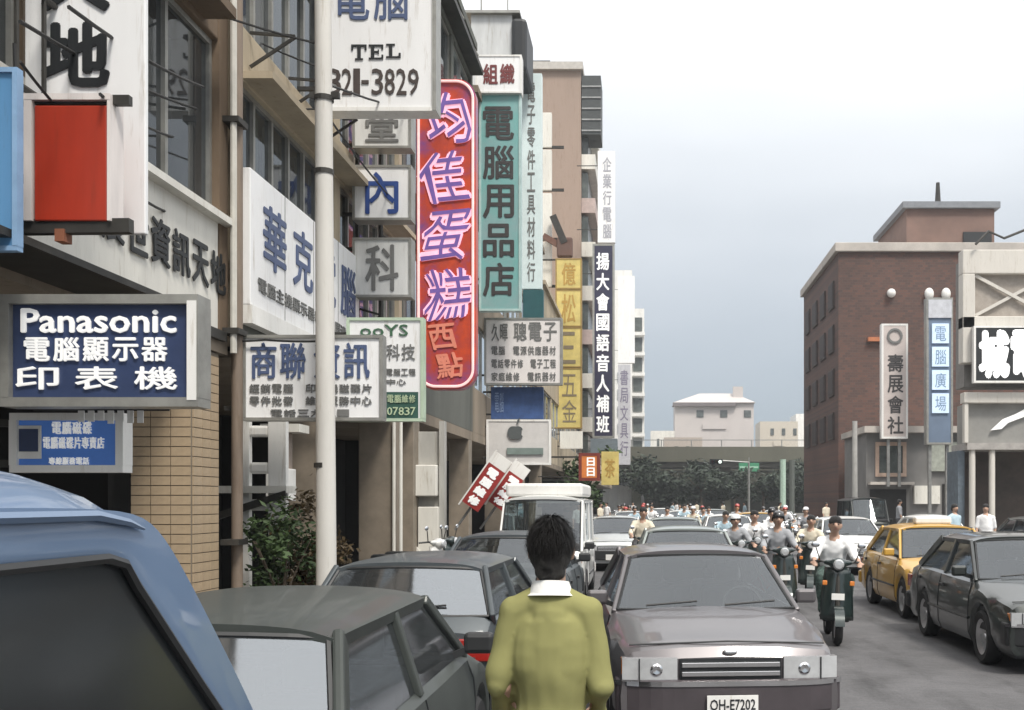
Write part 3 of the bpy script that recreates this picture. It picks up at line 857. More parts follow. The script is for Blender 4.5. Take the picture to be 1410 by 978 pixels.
for zz in (.8, H_*.5, H_-.6):
    MB().beam((FX-.1-(nx0+nx1)/2, .15, zz), (-hw+.02,.15,zz), .06,.06).build('bracket', darksteel, ns)

# G: teal sign with white header
sign('teal_sign', 'teal vertical sign with five dark characters reading downward', (660,129,717,428), 28.4, .3, tealm, M('pale_teal_frame',(.42,.56,.54),.4), .05,
     cols=[('電腦用品店', 665,143,708,412, M('umber_lettering',(.045,.04,.04),.5), .02)])
sign('white_header_sign', 'small white box sign with dark red characters on top of the teal sign', (655,76,718,128), 28.3, .4, glowwhite, white, .04,
     rows=[('組織', 664,88,710,116, redchar, .03)], brackets=False)
# H: white narrow sign
sign('narrow_white_sign', 'narrow white vertical sign with small dark characters beside the teal sign', (716,101,746,398), 34, .3, M('cyan_white',(.66,.76,.76),.4,var=.08), None,
     cols=[('電子零件工具材料行', 726,112,737,390, graychar, .02)])
sign('dark_green_sign', 'dark teal panel hanging at the foot of the narrow white sign', (720,399,748,440), 33.9, .3, M('deep_teal',(.02,.09,.10),.5), None, brackets=False)
# ivory strip sign of three segments and dark dish bracket
sg = thing('ivory_strip_sign', 'ivory strip sign in stacked segments on the tan tower end wall', 'sign', (wx(752,56), 56, wz(395,56)))
for k, (a, b) in enumerate(((155,203),(206,262),(266,330),(333,395))):
    MB().box(-.28,.28,0,.3,wz(b,56)-wz(395,56),wz(a,56)-wz(395,56)).build('segment', offwhite, sg, bevel=.02)
    MB().beam((-1.3,.2,wz(b,56)-wz(395,56)+.06),(.9,.2,wz(b,56)-wz(395,56)+.06),.1,.14).build('bracket', darksteel, sg)
ds = thing('dark_bracket', 'dark bent metal arm above the yellow box signs', 'bracket', (wx(775,55.6), 55.6, wz(352,55.6)))
MB().beam((-.5,0,2.0),(.1,0,.6),.45,.35).build('arm', darksteel, ds)
MB().beam((-1.0,0,1.0),(.2,0,.3),.2,.3).build('arm', M('brown_rust',(.14,.07,.05),.8), ds)
MB().box(-.3,.5,-.2,.2,-.1,.9).build('body', M('brown_box',(.12,.07,.055),.8), ds, bevel=.08)
MB().beam((0,.1,-.2),(-2.2,.1,-.2),.08,.08).build('wall_bar', darksteel, ds)
# I: yellow boxes
ylab = ['topmost yellow box sign with a gold character under the dark metal arm', 'second yellow box sign below the metal arm', 'third yellow box sign below the metal arm', 'lowest long yellow box sign with faded characters']
for k, (ch, a, b) in enumerate((('億',356,398),('松',399,450),('三',451,506),('五金',507,590))):
    rr = [(ch, 772,a+6,794,b-5, goldchar if k < 2 else M('faded_brown_lettering',(.2,.16,.1),.6), .02)] if len(ch) == 1 else []
    cc = [(ch, 774,a+6,794,b-6, MATS['faded_brown_lettering'], .0)] if len(ch) > 1 else []
    sign('yellow_box_sign', ylab[k], (765,a,801,b), 55, .5, yellowm, M('brown_gold_frame',(.3,.2,.06),.5), .06, rows=rr, cols=cc, group='yellow box signs')
sign('beige_sign', 'beige two-part sign plate under the yellow box signs', (771,594,802,618), 54, .3, offwhite, None)
# J: tall navy sign with white characters, white header
sign('tall_dark_sign', 'tall dark vertical sign with a column of white characters by the far sky', (816,336,846,603), 70, .5, M('dark_navy_face',(.02,.028,.07),.4,c2=(.035,.025,.045),scale=.25), alframe, .12,
     cols=[('揚大會國語音人補班', 821,346,839,598, whitechar, .03)], wall=-4.4)
sign('tall_white_sign', 'tall white vertical sign with pale grey characters above the dark sign', (823,208,847,334), 70.3, .5, glowwhite, None,
     cols=[('企業行電腦', 830,215,842,330, M('pale_grey_lettering',(.38,.38,.42),.5), .02)], wall=-4.4)
sign('white_tower_sign', 'blank bright white sign box on the far white block', (851,380,874,500), 140, .8, glowwhite, None, wall=-4.4)
sign('grey_character_sign', 'grey vertical sign with blurred characters below the blank white sign', (851,502,868,640), 120, .6, M('lilac_grey',(.5,.5,.53),.5), None,
     cols=[('書局文具行', 854,508,865,630, M('violet_grey_lettering',(.2,.18,.25),.5), .02)], wall=-4.4)
sign('orange_lantern_sign', 'orange sign with white blocks above the white van', (797,624,826,662), 45, .4, M('orange_face',(.5,.14,.03),.4,emit=(1,.4,.1,.1)), M('dark_red_frame',(.18,.03,.02),.5), .12,
     cols=[('日日', 808,629,819,657, whitechar, .04)], wall=-4.4)
sign('gold_sign', 'yellow gold sign beside the orange sign', (828,622,852,668), 47, .3, yellowm, None, cols=[('茶', 833,630,847,660, goldchar, .02)], wall=-4.4)
sign('lantern_hood', 'grey blue sign hood below the tall dark sign', (813,604,850,624), 69, .6, M('slate_hood',(.15,.18,.2),.5), None, wall=-4.4)
# M, N: electronics signs
sign('electronics_sign', 'white sign with dense dark character rows under the teal sign', (667,438,774,530), 29.6, .25, M('lilac_white',(.74,.70,.68),.45,var=.1), alframe, .05,
     rows=[('久暉', 676,446,700,470, graychar, .02), ('聰電子', 706,444,768,470, graychar, .02), ('電腦 電源供應器材', 676,477,766,489, graychar, .02),
           ('電話零件修 電子工程', 676,495,766,507, graychar, .02), ('家庭維修 電訊器材', 676,513,766,525, graychar, .02)])
sign('blue_awning_sign', 'plain blue sign below the dense white electronics sign', (676,533,748,577), 29.9, .2, M('mid_blue',(.04,.085,.22),.5,var=.3), None,
     rows=[('電腦', 681,541,694,568, M('dim_blue_lettering',(.2,.28,.45),.5), .0)])
aps, apo = sign('emblem_sign', 'white sign with a dark fruit emblem below the plain blue sign', (670,578,758,640), 29.8, .2, M('warm_white',(.6,.58,.56),.45,var=.1), white, .05)
t = MB(); ya = 29.78
cxa, cza, ra = wx(710,ya), wz(596,ya), .21
pts = []
for k in range(40):
    a = 2*math.pi*k/40; r_ = ra*(1+.06*math.cos(2*a)) * (1-.16*max(0,math.cos(a-math.pi/2))**10) * (1-.10*max(0,math.cos(a+math.pi/2))**8)
    if abs(a) < .45 or a > 2*math.pi-.45: r_ *= .74
    pts.append((cxa+r_*math.cos(a), cza+r_*math.sin(a)*1.02))
n_ = len(pts); t.v = [(x,ya-.03,z) for x, z in pts]+[(x,ya+.01,z) for x, z in pts]
t.f = [tuple(range(n_)), tuple(reversed(range(n_,2*n_)))]+[(i,(i+1)%n_,n_+(i+1)%n_,n_+i) for i in range(n_)]
t.build('emblem', M('emblem_grey',(.09,.1,.1),.5), aps, off=apo)
t = MB(); t.poly([(cxa+.02,ya-.03,cza+.22),(cxa+.10,ya-.03,cza+.28),(cxa+.12,ya-.03,cza+.42),(cxa+.05,ya-.03,cza+.34)]); t.build('emblem_leaf', MATS['emblem_grey'], aps, off=apo)
t = MB(); t.box(wx(698,ya),wx(748,ya),ya-.03,ya,wz(626,ya),wz(617,ya)); t.build('emblem_bar', M('grey_green_bar',(.2,.25,.23),.5), aps, off=apo)
# P: slanted red boards
bann = M('crimson_banner', (.33,.03,.025), .5, var=.3, scale=1.5)
for k, (pxa, pya, Yb, ln, wd, lab) in enumerate(((636,690,22.5,1.22,.40,'larger red board with white header tilted above the parked cars'), (672,690,22.9,1.02,.36,'smaller red board with white header tilted beside the larger one'))):
    s_ = thing('tilted_red_board', lab, 'sign board', (wx(pxa,Yb), Yb, wz(pya,Yb)), group='tilted red boards')
    s_.rotation_euler = (0, R(35), 0)
    MB().box(0,wd,0,.06,0,ln).build('panel', bann, s_)
    MB().box(0,wd,-.004,.064,ln-.24,ln+.02).build('header', white, s_)
    t = MB(); put_col(t, '電腦維修', (.07,-.004,.04), X_, Z_, .25, ln-.32, .06); t.build('lettering', whitechar, s_)
    MB().box(-.03,.0,-.01,.07,-.1,ln+.05).build('edge_pole', white, s_)
    MB().tube([(wd*.5,.2,0),(wd*.5,.2,-.6)],.025,6).build('prop', steel, s_)
# right side signs
sign('right_vertical_sign', 'cream vertical sign with four black characters on the brick wall', (1214,446,1250,604), 59, .5, M('cream_pink',(.56,.49,.46),.6,var=.15,scale=.8), white, .1,
     cols=[('壽展會社', 1222,486,1244,600, M('soot_lettering',(.05,.045,.045),.6), .02)], brackets=False)
rv = [o for o in col.objects if o.name.startswith('right_vertical_sign')][0]
t = MB().lathe([(.42,0),(.42,-.05),(.3,-.05),(.3,0)], 'y', 18, (0,-.02,5.55)); t.build('emblem_ring', graychar, rv)
MB().beam((-.3,.25,0),(-.3,.25,-2.6),.15,.15).build('post', steel, rv); MB().beam((.3,.25,0),(.3,.25,-2.6),.15,.15).build('post', steel, rv)
bs, bso = sign('right_blue_sign', 'blue grey sign tower with four pale glowing boxes beside the cream vertical sign', (1276,410,1312,612), 57, .6, M('slate_blue_tower',(.14,.19,.27),.5,var=.25,scale=.6), alframe, .1, brackets=False)
Yr = 57
MB().box(wx(1278,Yr),wx(1310,Yr),Yr-.08,Yr-.01,wz(438,Yr),wz(413,Yr)).build('header', M('pale_lilac',(.55,.56,.6),.5), bs, off=bso)
for k, ch in enumerate('電腦廣場'):
    a = 446+k*32
    MB().box(wx(1283,Yr),wx(1306,Yr),Yr-.1,Yr-.012,wz(a+27,Yr),wz(a,Yr)).build('lit_box', M('lit_pale_blue',(.5,.62,.78),.4,emit=(.7,.85,1,.25)), bs, off=bso)
    t = MB(); put_text(t, ch, (wx(1287,Yr),Yr-.101,wz(a+24,Yr)), X_, Z_, 15*Yr/FPX, 20*Yr/FPX, .0); t.build('lettering', M('steel_blue_lettering',(.2,.3,.45),.5), bs, off=bso)
for xx in (1282,1306):
    MB().box(wx(xx,Yr)-.08,wx(xx,Yr)+.08,Yr+.2,Yr+.4,.14,wz(612,Yr)).build('post', steel, bs, off=bso)
lb, lbo = sign('black_board_sign', 'black board with chunky white characters on the cream corner building', (1341,449,1490,527), 40.6, .28, black, white, .07, brackets=False)
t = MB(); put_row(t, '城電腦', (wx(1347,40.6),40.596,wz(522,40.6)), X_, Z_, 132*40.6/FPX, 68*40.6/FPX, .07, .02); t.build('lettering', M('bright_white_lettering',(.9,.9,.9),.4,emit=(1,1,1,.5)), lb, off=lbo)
ar = thing('arrow_sign', 'white slanted brush shaped arrow on the grey fascia below the black board', 'sign', (wx(1395,40.9), 41.15, wz(592,40.9)))
t = MB(); pts = [(-.75,.0),(-.35,.05),(-.1,.28),(.8,.62),(.8,.95),(.2,.62),(-.3,.42)]
n_ = len(pts); t.v = [(x,0,z) for x, z in pts]+[(x,.08,z) for x, z in pts]; t.f = [tuple(range(n_)), tuple(reversed(range(n_,2*n_)))]+[(i,(i+1)%n_,n_+(i+1)%n_,n_+i) for i in range(n_)]
t.build('arrow', whitechar, ar)
# green road sign, lamp posts, signals under the flyover
gs = thing('green_road_sign', 'small green direction sign hanging under the flyover', 'road sign', (13.2, 140, 5.6))
MB().box(-1.3,1.3,0,.1,0,1.1).build('panel', M('sign_green',(.05,.25,.13),.5), gs)
MB().box(-1.2,1.2,-.01,0,.45,.65).build('stripe', M('pale_green_stripe',(.35,.55,.42),.5), gs)
MB().tube([(0,.1,.8),(0,.1,1.8)],.06,6).build('hanger', steel, gs)
tl = thing('traffic_light', 'traffic light on a mast arm in front of the flyover', 'traffic light', (9.4, 100, .14))
MB().tube([(0,0,0),(0,0,5.2),(-3.0,0,5.4)],[.12,.1,.07],8).build('mast', steel, tl)
hd = MB().box(-3.6,-2.4,-.2,.2,5.0,5.5).build('signal_head', black, tl)
for k in range(3):
    MB().lathe([(0.001,0),(.15,0),(.15,-.1)],'y',12,(-3.35+k*.35,-.2,5.25)).build('signal_lamp', (M('dim_red',(.2,.02,.02),.3), M('dim_amber',(.3,.15,.02),.3), M('lit_signal',(.8,.85,.8),.3,emit=(.9,1,.9,1.2)))[k], hd)
lp = thing('grey_pole', 'slender grey pole standing before the brick building', 'pole', (wx(1177,48), 48, .14))
MB().tube([(0,0,0),(0,0,wz(580,48)-.14)],[.13,.11],10).build('shaft', M('pole_grey',(.42,.41,.39),.6), lp, smooth=True)
MB().box(-.22,.22,-.22,.22,0,.3).build('base', conc, lp, bevel=.03)
for k, (pp, YY2, mm) in enumerate(((1078,110,'pole_mint'),(1090,112,'pole_dark'))):
    g_ = thing('green_pole', ('pale mint green post under the flyover' if k == 0 else 'dark post beside the mint green post under the flyover'), 'post', (wx(pp,YY2), YY2, 0))
    MB().tube([(0,0,0),(0,0,6.0)],.3,8).build('shaft', M(mm, (.36,.48,.40) if k == 0 else (.08,.09,.08), .6), g_, smooth=True)
    MB().box(-.5,.5,-.5,.5,0,.35).build('base', conc, g_)

# utility pole with clamp and wires
up = thing('utility_pole', 'pale concrete utility pole with steel bands at the kerb', 'utility pole', (-3.28, 11.15, .14))
pm_ = M('pole_concrete', (.62,.6,.56), .75, var=.18, scale=1.5, streak=True, bump=.1)
MB().tube([(0.01,0,0),(-.02,0,5.4),(-.06,0,10.5)],[.105,.088,.072],16).build('shaft', pm_, up, smooth=True)
for zz in (5.0, 5.75, 2.0):
    MB().lathe([(.093,0),(.1,0),(.1,.05),(.093,.05)],'z',16,(-.02,0,zz)).build('band', darksteel, up)
MB().box(-.16,.14,-.03,.03,5.78,5.84).build('clamp', darksteel, up)
dp = thing('drain_pipe', 'pair of vertical drain pipes between the concrete and beige buildings', 'drain pipe', (FX+.08, 11.5, .14))
MB().tube([(0,0,0),(0,0,12.5)],.06,10).build('pipe', M('brown_pipe',(.22,.17,.13),.6,var=.4,streak=True), dp, smooth=True)
MB().tube([(.02,-.15,3.2),(.02,-.15,12.5)],.035,8).build('pipe', M('pale_pipe',(.55,.53,.48),.6), dp, smooth=True)
for k in range(5):
    MB().box(-.1,.09,-.2,.07,1.2+k*2.2,1.26+k*2.2).build('clip', darksteel, dp)

# overhead cables
def cable(pts, r, label):
    full = []
    for (a, b) in zip(pts, pts[1:]):
        a, b = Vector(a), Vector(b)
        for k in range(8):
            t_ = k/8; p = a.lerp(b, t_); p.z -= (b-a).length*.012*4*t_*(1-t_); full.append(p)
    full.append(Vector(pts[-1]))
    tag(MB().tube(full, r, 5).build('overhead_cable', cable_m, smooth=True), label, 'cable', 'overhead cables')
def pp(px, py, Y): return (wx(px,Y), Y, wz(py,Y))
cable([pp(95,10,6.6), pp(280,120,10.6)], .014, 'thin cable slanting across the tall white sign to the brown pier')
cable([pp(28,30,6.6), pp(270,150,10.8)], .014, 'thin cable running below the first one across the white sign')
cable([pp(28,85,6.4), pp(70,138,6.8)], .01, 'short stay wire down to the red panel top')
cable([pp(138,130,6.9), pp(245,190,10.8)], .012, 'wire from the red panel top to the dusty windows')
cable([pp(150,235,7.0), pp(240,295,10.8)], .012, 'wire from the red panel side to the ivory fascia')
cable([pp(330,95,11.9), pp(360,60,12.6), pp(437,92,13.2)], .012, 'loose cable looping over the beige spandrel')
cable([pp(335,100,12.0), pp(400,150,13.2), pp(437,150,13.6)], .012, 'loose cable sagging along the beige spandrel')
cable([pp(300,20,11.0), pp(437,60,11.2)], .012, 'cable from the drain pipes to the upper pole band')
cable([pp(455,118,11.2), pp(655,150,27)], .014, 'long cable from the pole past the neon sign top')
cable([pp(455,165,11.2), pp(570,300,20)], .012, 'cable falling from the pole behind the clinic box signs')
cable([pp(20,60,6.8), pp(30,330,6.9)], .012, 'vertical loose cable beside the blue sign board')
cable([pp(325,470,11.5), pp(365,468,11.5), pp(437,470,11.2)], .012, 'cable strung to the concrete pole over the white computer sign')
# ------------------------------------------------------------------ vehicles
def lerp_tab(tab, y):
    if y <= tab[0][0]: return tab[0][1]
    for (a, va), (b, vb) in zip(tab, tab[1:]):
        if y <= b:
            t = (y-a)/(b-a) if b > a else 0
            t = t*t*(3-2*t)*.5+t*.5
            return va+(vb-va)*t
    return tab[-1][1]

WHEEL = {}
def wheel_meshes(r):
    if r not in WHEEL:
        ty = MB().lathe([(r*.66,-.085),(r*.9,-.095),(r*.98,-.07),(r,-.03),(r,.03),(r*.98,.07),(r*.9,.095),(r*.66,.085)],'x',28).mesh('tyre', rubber, True, 50)
        rm = MB().lathe([(.001,.05),(r*.13,.052),(r*.16,.03),(r*.3,.035),(r*.52,.05),(r*.6,.07),(r*.66,.08),(r*.67,-.08)],'x',28)
        for k in range(8):
            a = 2*math.pi*k/8
            rm.box(.03,.052,r*.42*math.cos(a)-.016,r*.42*math.cos(a)+.016,r*.42*math.sin(a)-.016,r*.42*math.sin(a)+.016)
        WHEEL[r] = (ty, rm.mesh('rim', alu, True, 30))
    return WHEEL[r]

def paint(name, c, metal=.35, rough=.38, var=.10, coat=.7, spec=.5):
    return M(name, c, rough, metal, var=var, scale=1.3, coat=coat, spec=spec)

def car(name, label, loc, rz, pm, P, cat='car', group=None, plate=None, detail=True, gm=None):
    """front looks along -y; P holds the car's measures"""
    L, W, H = P['L'], P['W'], P['H']; h2 = L/2
    cf, rf, rr, cr = P['cf'], P['rf'], P['rr'], P['cr']
    belt, deck, nose, tail = P['belt'], P['deck'], P['nose'], P['tail']
    rw = P.get('rw', .30); yf, yr = -h2+P.get('fo', .78), h2-P.get('ro', .85)
    gm = gm or glass
    c = thing(name, label, cat, loc, rz, group)
    top = [(-h2, nose-.10), (-h2+.05, nose-.03), (-h2+.16, nose), (cf, belt), (cr, deck), (h2-.14, tail), (h2-.05, tail-.03), (h2, tail-.10)]
    def hw(y):
        a = abs(y)/h2
        return W/2*(1-.035*a*a-.05*a**10)
    def bot(y):
        z = P.get('sill', .21)
        for yc in (yf, yr):
            d = abs(y-yc); ra = rw+.055
            if d < ra: z = max(z, rw+math.sqrt(ra*ra-d*d))
        return z
    ys = sorted(set([round(-h2+L*i/34, 4) for i in range(35)] + [-h2+.05, -h2+.1, h2-.05, h2-.1, cf, cr] +
        [yc+s*(rw+.055)*k for yc in (yf, yr) for s in (-1, 1) for k in (.999, .93, .8, .6, .3)]))
    def sec(y):
        w_ = hw(y); t = lerp_tab(top, y); b = bot(y); cr_ = .035
        return [(w_-.05, y, b), (w_-.008, y, b+(t-b)*.14), (w_, y, b+(t-b)*.45), (w_-.012, y, b+(t-b)*.72), (w_-.05, y, t-.035), (w_-.10, y, t), (w_*.45, y, t+cr_*.75), (0, y, t+cr_)]
    S = [sec(y) for y in ys]
    half = [s + [(-x, y, z) for (x, y, z) in reversed(s[:-1])] for s in S]
    n = len(half[0]); ns_ = len(S)
    dy0, dy1, dy2 = cf+.12, (cf+cr)/2+P.get('bp', .0), cr-.12
    body = MB(); body.v = [p for s in half for p in s]
    doors = {k: MB() for k in range(4)}
    for i in range(ns_-1):
        ym = (ys[i]+ys[i+1])/2
        for j in range(n-1):
            if 5 <= j <= n-7 and cf+.02 < ym < cr-.02: continue
            q = [i*n+j, i*n+j+1, (i+1)*n+j+1, (i+1)*n+j]
            d_ = None
            if detail and (j < 4 or j >= n-5) and dy0 < ym < dy2:
                d_ = (0 if ym < dy1 else 1) + (0 if j < 4 else 2)
            if d_ is None: body.f.append(tuple(q))
            else: doors[d_].poly([body.v[k] for k in q])
    body.f.append(tuple(range(n))); body.f.append(tuple((ns_-1)*n+k for k in reversed(range(n))))
    bo = body.build('body', pm, c, smooth=True, ang=34)
    for k, d_ in doors.items():
        if not d_.f: continue
        me = d_.mesh('door', pm, True, 34)
        bm = bmesh.new(); bm.from_mesh(me); bmesh.ops.remove_doubles(bm, verts=bm.verts, dist=1e-4); bmesh.ops.recalc_face_normals(bm, faces=bm.faces); bm.to_mesh(me); bm.free(); me.shade_smooth()
        do_ = link_mesh('door', me, c)
        yy = [v[1] for v in d_.v]; s_ = 1 if k < 2 else -1
        sm = MB()
        for ye in (min(yy), max(yy)):
            sm.tube([(s_*(x+.001), y, z) for (x, y, z) in sec(ye)[:5]], .005, 4)
        sm.build('door_seam', black, do_)
        yh = max(yy)-.16; zb = lerp_tab(top, yh)
        MB().box(s_*(hw(yh)-.012), s_*(hw(yh)+.018), yh-.07, yh+.07, zb-.17, zb-.135).build('door_handle', blackplastic, do_)
    ub = MB(); ub.box(-W/2+.16, W/2-.16, -h2+.12, h2-.12, .16, .42)
    ub.build('underbody', black, c)
    for (yc) in (yf, yr):
        MB().box(-W/2+.06, W/2-.06, yc-rw-.02, yc+rw+.02, .38, rw*2+.035).build('wheel_well', black, c)
    # wheels
    ty, rm = wheel_meshes(rw)
    for yc in (yf, yr):
        for s_ in (1, -1):
            wh = bpy.data.objects.new('wheel', None); col.objects.link(wh); wh.parent = c
            wh.location = (s_*(W/2-.115), yc, rw); wh.empty_display_size = .1
            if s_ < 0: wh.rotation_euler = (0, 0, math.pi)
            link_mesh('tyre', ty, wh); link_mesh('rim', rm, wh)
    # greenhouse
    greens = not P.get('shell')
    wb, wr = W/2-.085, P.get('wr', W/2-.24); zr = H-.06; crown = P.get('crown', .06)
    zb_f, zb_r = lerp_tab(top, cf), lerp_tab(top, cr)
    yb = dy1
    rg = MB()
    for sgn_z, inset in ((0, 0), (1, .015)):
        pass
    if not greens:
        van_shell(c, pm, gm, P)
    else:
        def roofp(u, v):
            x = (v*2-1); y = rf+(rr-rf)*u; e_ = 1-(abs(u*2-1))**4*.35
            xs_ = 1-P.get('rc', .03)*abs(u*2-1)**7
            return (x*(wr+.02)*xs_, y+(-.02 if u < .01 else .02 if u > .99 else 0), zr-.01+crown*(1-abs(x)**2.6)*e_ + .02*(1-abs(x)**8) - P.get('rdrop', .012)*abs(u*2-1)**8)
        rg.grid(roofp, 14, 14)
        nb_ = len(rg.v)
        edge = [i*15 for i in range(15)]; e2 = [i*15+14 for i in range(15)]
        ring = edge + [14*15+j for j in range(1, 15)] + [i*15+14 for i in reversed(range(14))] + [j for j in reversed(range(1, 14))]
        for k in ring:
            x, y, z = rg.v[k]; rg.v.append((x*.985, y, z-.05))
        for k in range(len(ring)):
            a, b = ring[k], ring[(k+1) % len(ring)]; rg.f.append((a, b, nb_+(k+1) % len(ring), nb_+k))
        rg.f.append(tuple(nb_+k for k in range(len(ring))))
        ro_ = rg.build('roof', pm, c, smooth=True, ang=40)
        if P.get('gutter'):
            for s_ in (1, -1):
                MB().beam((s_*(wr+.022), rf+.16, zr-.004), (s_*(wr+.022), rr-.12, zr-.004), .022, .02).build('gutter', pm, ro_, bevel=.006)
        for s_ in (1, -1):
            MB().beam((s_*wb, cf+.03, zb_f-.02), (s_*wr, rf+.05, zr-.025), .06, .045, (s_, 0, 0)).build('pillar', pm, c, bevel=.014)
            MB().beam((s_*wb, cr-.04, zb_r-.02), (s_*wr, rr-.06, zr-.025), P.get('cp', .11), .045, (s_, 0, 0)).build('pillar', pm, c, bevel=.014)
            MB().beam((s_*(wb+.005), yb, lerp_tab(top, yb)-.02), (s_*wr, yb+.03, zr-.02), .035, .07, (0, 1, 0)).build('pillar', blackplastic if P.get('bpil') else pm, c, bevel=.008)
            for q in P.get('xp', ()):
                MB().beam((s_*(wb+.005), q, lerp_tab(top, q)-.02), (s_*wr, q+.02, zr-.02), .035, .09, (0, 1, 0)).build('pillar', pm, c, bevel=.008)
        def pane(nm, A, B, C, D, bulge, parent=c, nseg=8):
            A, B, C, D = map(Vector, (A, B, C, D))
            nrm = (B-A).cross(D-A).normalized()
            def fn(u, v):
                p = A.lerp(B, v).lerp(D.lerp(C, v), u); k_ = (1-(2*v-1)**2)
                return p + Vector((0, bulge*k_, .02*k_*u*(1 if abs(bulge) > 0 else 0)))
            return MB().grid(fn, 6, nseg).build(nm, gm, parent, smooth=True, ang=60)
        xa, xb_ = wb-.03, wr-.03
        wsn = pane('windscreen', (-xa, cf+.03, zb_f+.01), (xa, cf+.03, zb_f+.01), (xb_, rf+.0, zr-.02), (-xb_, rf+.0, zr-.02), -.06)
        rwn = pane('rear_window', (-xa, cr-.03, zb_r+.01), (xa, cr-.03, zb_r+.01), (xb_, rr, zr-.02), (-xb_, rr, zr-.02), .05)
        for (y0_, zz0, y1_) in ((cf+.03, zb_f+.01, rf), (cr-.03, zb_r+.01, rr)):
            bul = -.06 if y1_ == rf else .05
            sl_ = MB()
            for e_ in (0, 1):
                yy_, zz_, xx_ = (y0_, zz0, xa) if e_ == 0 else (y1_, zr-.02, xb_)
                sl_.tube([(xx_*(2*k/8-1), yy_+bul*(1-(2*k/8-1)**2), zz_+.02*e_*(1-(2*k/8-1)**2)) for k in range(9)], .013, 5)
            for s_ in (1, -1):
                sl_.tube([(s_*xa, y0_, zz0), (s_*xb_, y1_, zr-.02)], .013, 5)
            sl_.build('window_seal', blackplastic, c)
        xw, xv = wb-.012, wr-.012
        brk = [cf+.06, yb] + list(P.get('xp', ())) + [cr-.06]; trk = [rf+.06, yb+.03] + [q+.02 for q in P.get('xp', ())] + [rr-.06]
        for s_ in (1, -1):
            for k in range(len(brk)-1):
                a, b, a2, b2 = brk[k]+.01, brk[k+1]-.01, trk[k]+.01, trk[k+1]-.01
                pane('side_window', (s_*xw, a, lerp_tab(top, a)), (s_*xw, b, lerp_tab(top, b)), (s_*xv, b2, zr-.02), (s_*xv, a2, zr-.02), 0, c, 2)
    # cabin
    MB().box(-wb+.08, wb-.08, cf+.05, cr-.1, .42, .5).build('cabin_floor', interior, c)
    MB().box(-wb+.03, wb-.03, cf+.03, cf+.32, belt-.30, belt-.012).build('dashboard', interior, c, bevel=.05)
    if detail:
        rows_ = P.get('rows', (rf+.55, rf+1.35))
        for ry in rows_:
            if ry > cr-.35: continue
            for xs in (-.36, .36):
                st = MB().box(xs-.24, xs+.24, ry, ry+.14, .5, min(1.02, H-.38)).build('seat', seatm, c, bevel=.05)
                MB().box(xs-.12, xs+.12, ry+.03, ry+.12, min(1.05, H-.35), min(1.22, H-.18)).build('headrest', seatm, st, bevel=.03)
        sw = MB()
        sw.tube([(.36+.17*math.cos(2*math.pi*k/16), cf+.38+.06*math.sin(2*math.pi*k/16), belt+.0+.16*math.sin(2*math.pi*k/16)) for k in range(17)], .014, 6, cap=False)
        sw.build('steering_wheel', black, c)
        MB().box(-.11, .11, rf+.10, rf+.115, zr-.13, zr-.07).build('rear_view_mirror', black, c)
    # front
    g = P.get('face', 'sedan'); yfF = -h2
    bpm = P.get('bpm') or blackplastic
    bw_ = hw(yfF)+.035
    bump = MB().grid(lambda u, v: ((2*u-1)*bw_, yfF-.09+.15*abs(2*u-1)**5, .30+.24*v), 20, 2)
    bz = len(bump.v)
    bump.v += [(x, y+.14, z) for (x, y, z) in bump.v[:]]
    for i in range(20):
        for (a, b) in (((i*3), (i+1)*3), ((i*3+2), (i+1)*3+2)): bump.f.append((a, b, b+bz, a+bz))
    for i in (0, 20): bump.f.append((i*3, i*3+1, i*3+1+bz, i*3+bz)); bump.f.append((i*3+1, i*3+2, i*3+2+bz, i*3+1+bz))
    fb = bump.build('front_bumper', bpm, c, bevel=.02)
    if P.get('bstrip'):
        MB().grid(lambda u, v: ((2*u-1)*(bw_+.004), yfF-.098+.15*abs(2*u-1)**5, .50+.035*v), 20, 1).build('bumper_strip', chrome, fb)
    rb = MB().box(-W/2+.03, W/2-.03, h2-.06, h2+.09, .30, .53).build('rear_bumper', bpm, c, bevel=.04)
    zl0, zl1 = P.get('zl', (nose-.24, nose-.09)); gw = P.get('gw', .40)
    hwF = hw(yfF)-.03
    for s_ in (1, -1):
        hl = MB().grid(lambda u, v: (s_*(gw+.02+(hwF-gw)*u), yfF-.035+.028*u*u*u, zl0+(zl1-zl0)*v-.015*(1-v)*0), 8, 2)
        hz = len(hl.v); hl.v += [(x, y+.07, z) for (x, y, z) in hl.v[:]]
        nu, nv = 9, 3
        for i in range(8):
            for j in (0, 2): a, b = i*3+j, (i+1)*3+j; hl.f.append((a, b, b+hz, a+hz))
        for i in (0, 8):
            for j in (0, 1): a, b = i*3+j, i*3+j+1; hl.f.append((a, b, b+hz, a+hz))
        h_ = hl.build('headlight', lens, c, smooth=True, ang=30)
        MB().lathe([(.001,-.006),(.03,-.010),(.044,-.002)],'y',14,(s_*(gw+.02+(hwF-gw)*.38), yfF-.036, (zl0+zl1)/2)).build('bulb_reflector', chrome, h_, smooth=True)
        MB().grid(lambda u, v: (s_*(gw+.02+(hwF-gw)*u), yfF-.040+.028*u*u*u, zl0+(.012 if v < .5 else 0)*0+.014*v), 8, 1).build('lens_rim', chrome, h_)
        MB().box(s_*(gw+.02+(hwF-gw)*.68), s_*(gw+.02+(hwF-gw)*.70), yfF-.036, yfF-.01, zl0+.004, zl1-.004).build('lens_divider', blackplastic, h_)
        ind = MB().box(s_*(hwF-.01), s_*(hwF+.024), yfF+.03, yfF+.15, zl0+.01, zl1-.01).build('indicator', amber, c, bevel=.01)
        # tail lamps
        MB().box(s_*(hw(h2)-.40), s_*(hw(h2)-.02), h2-.02, h2+.025, tail-.30, tail-.13).build('tail_light', redlens, c, bevel=.01)
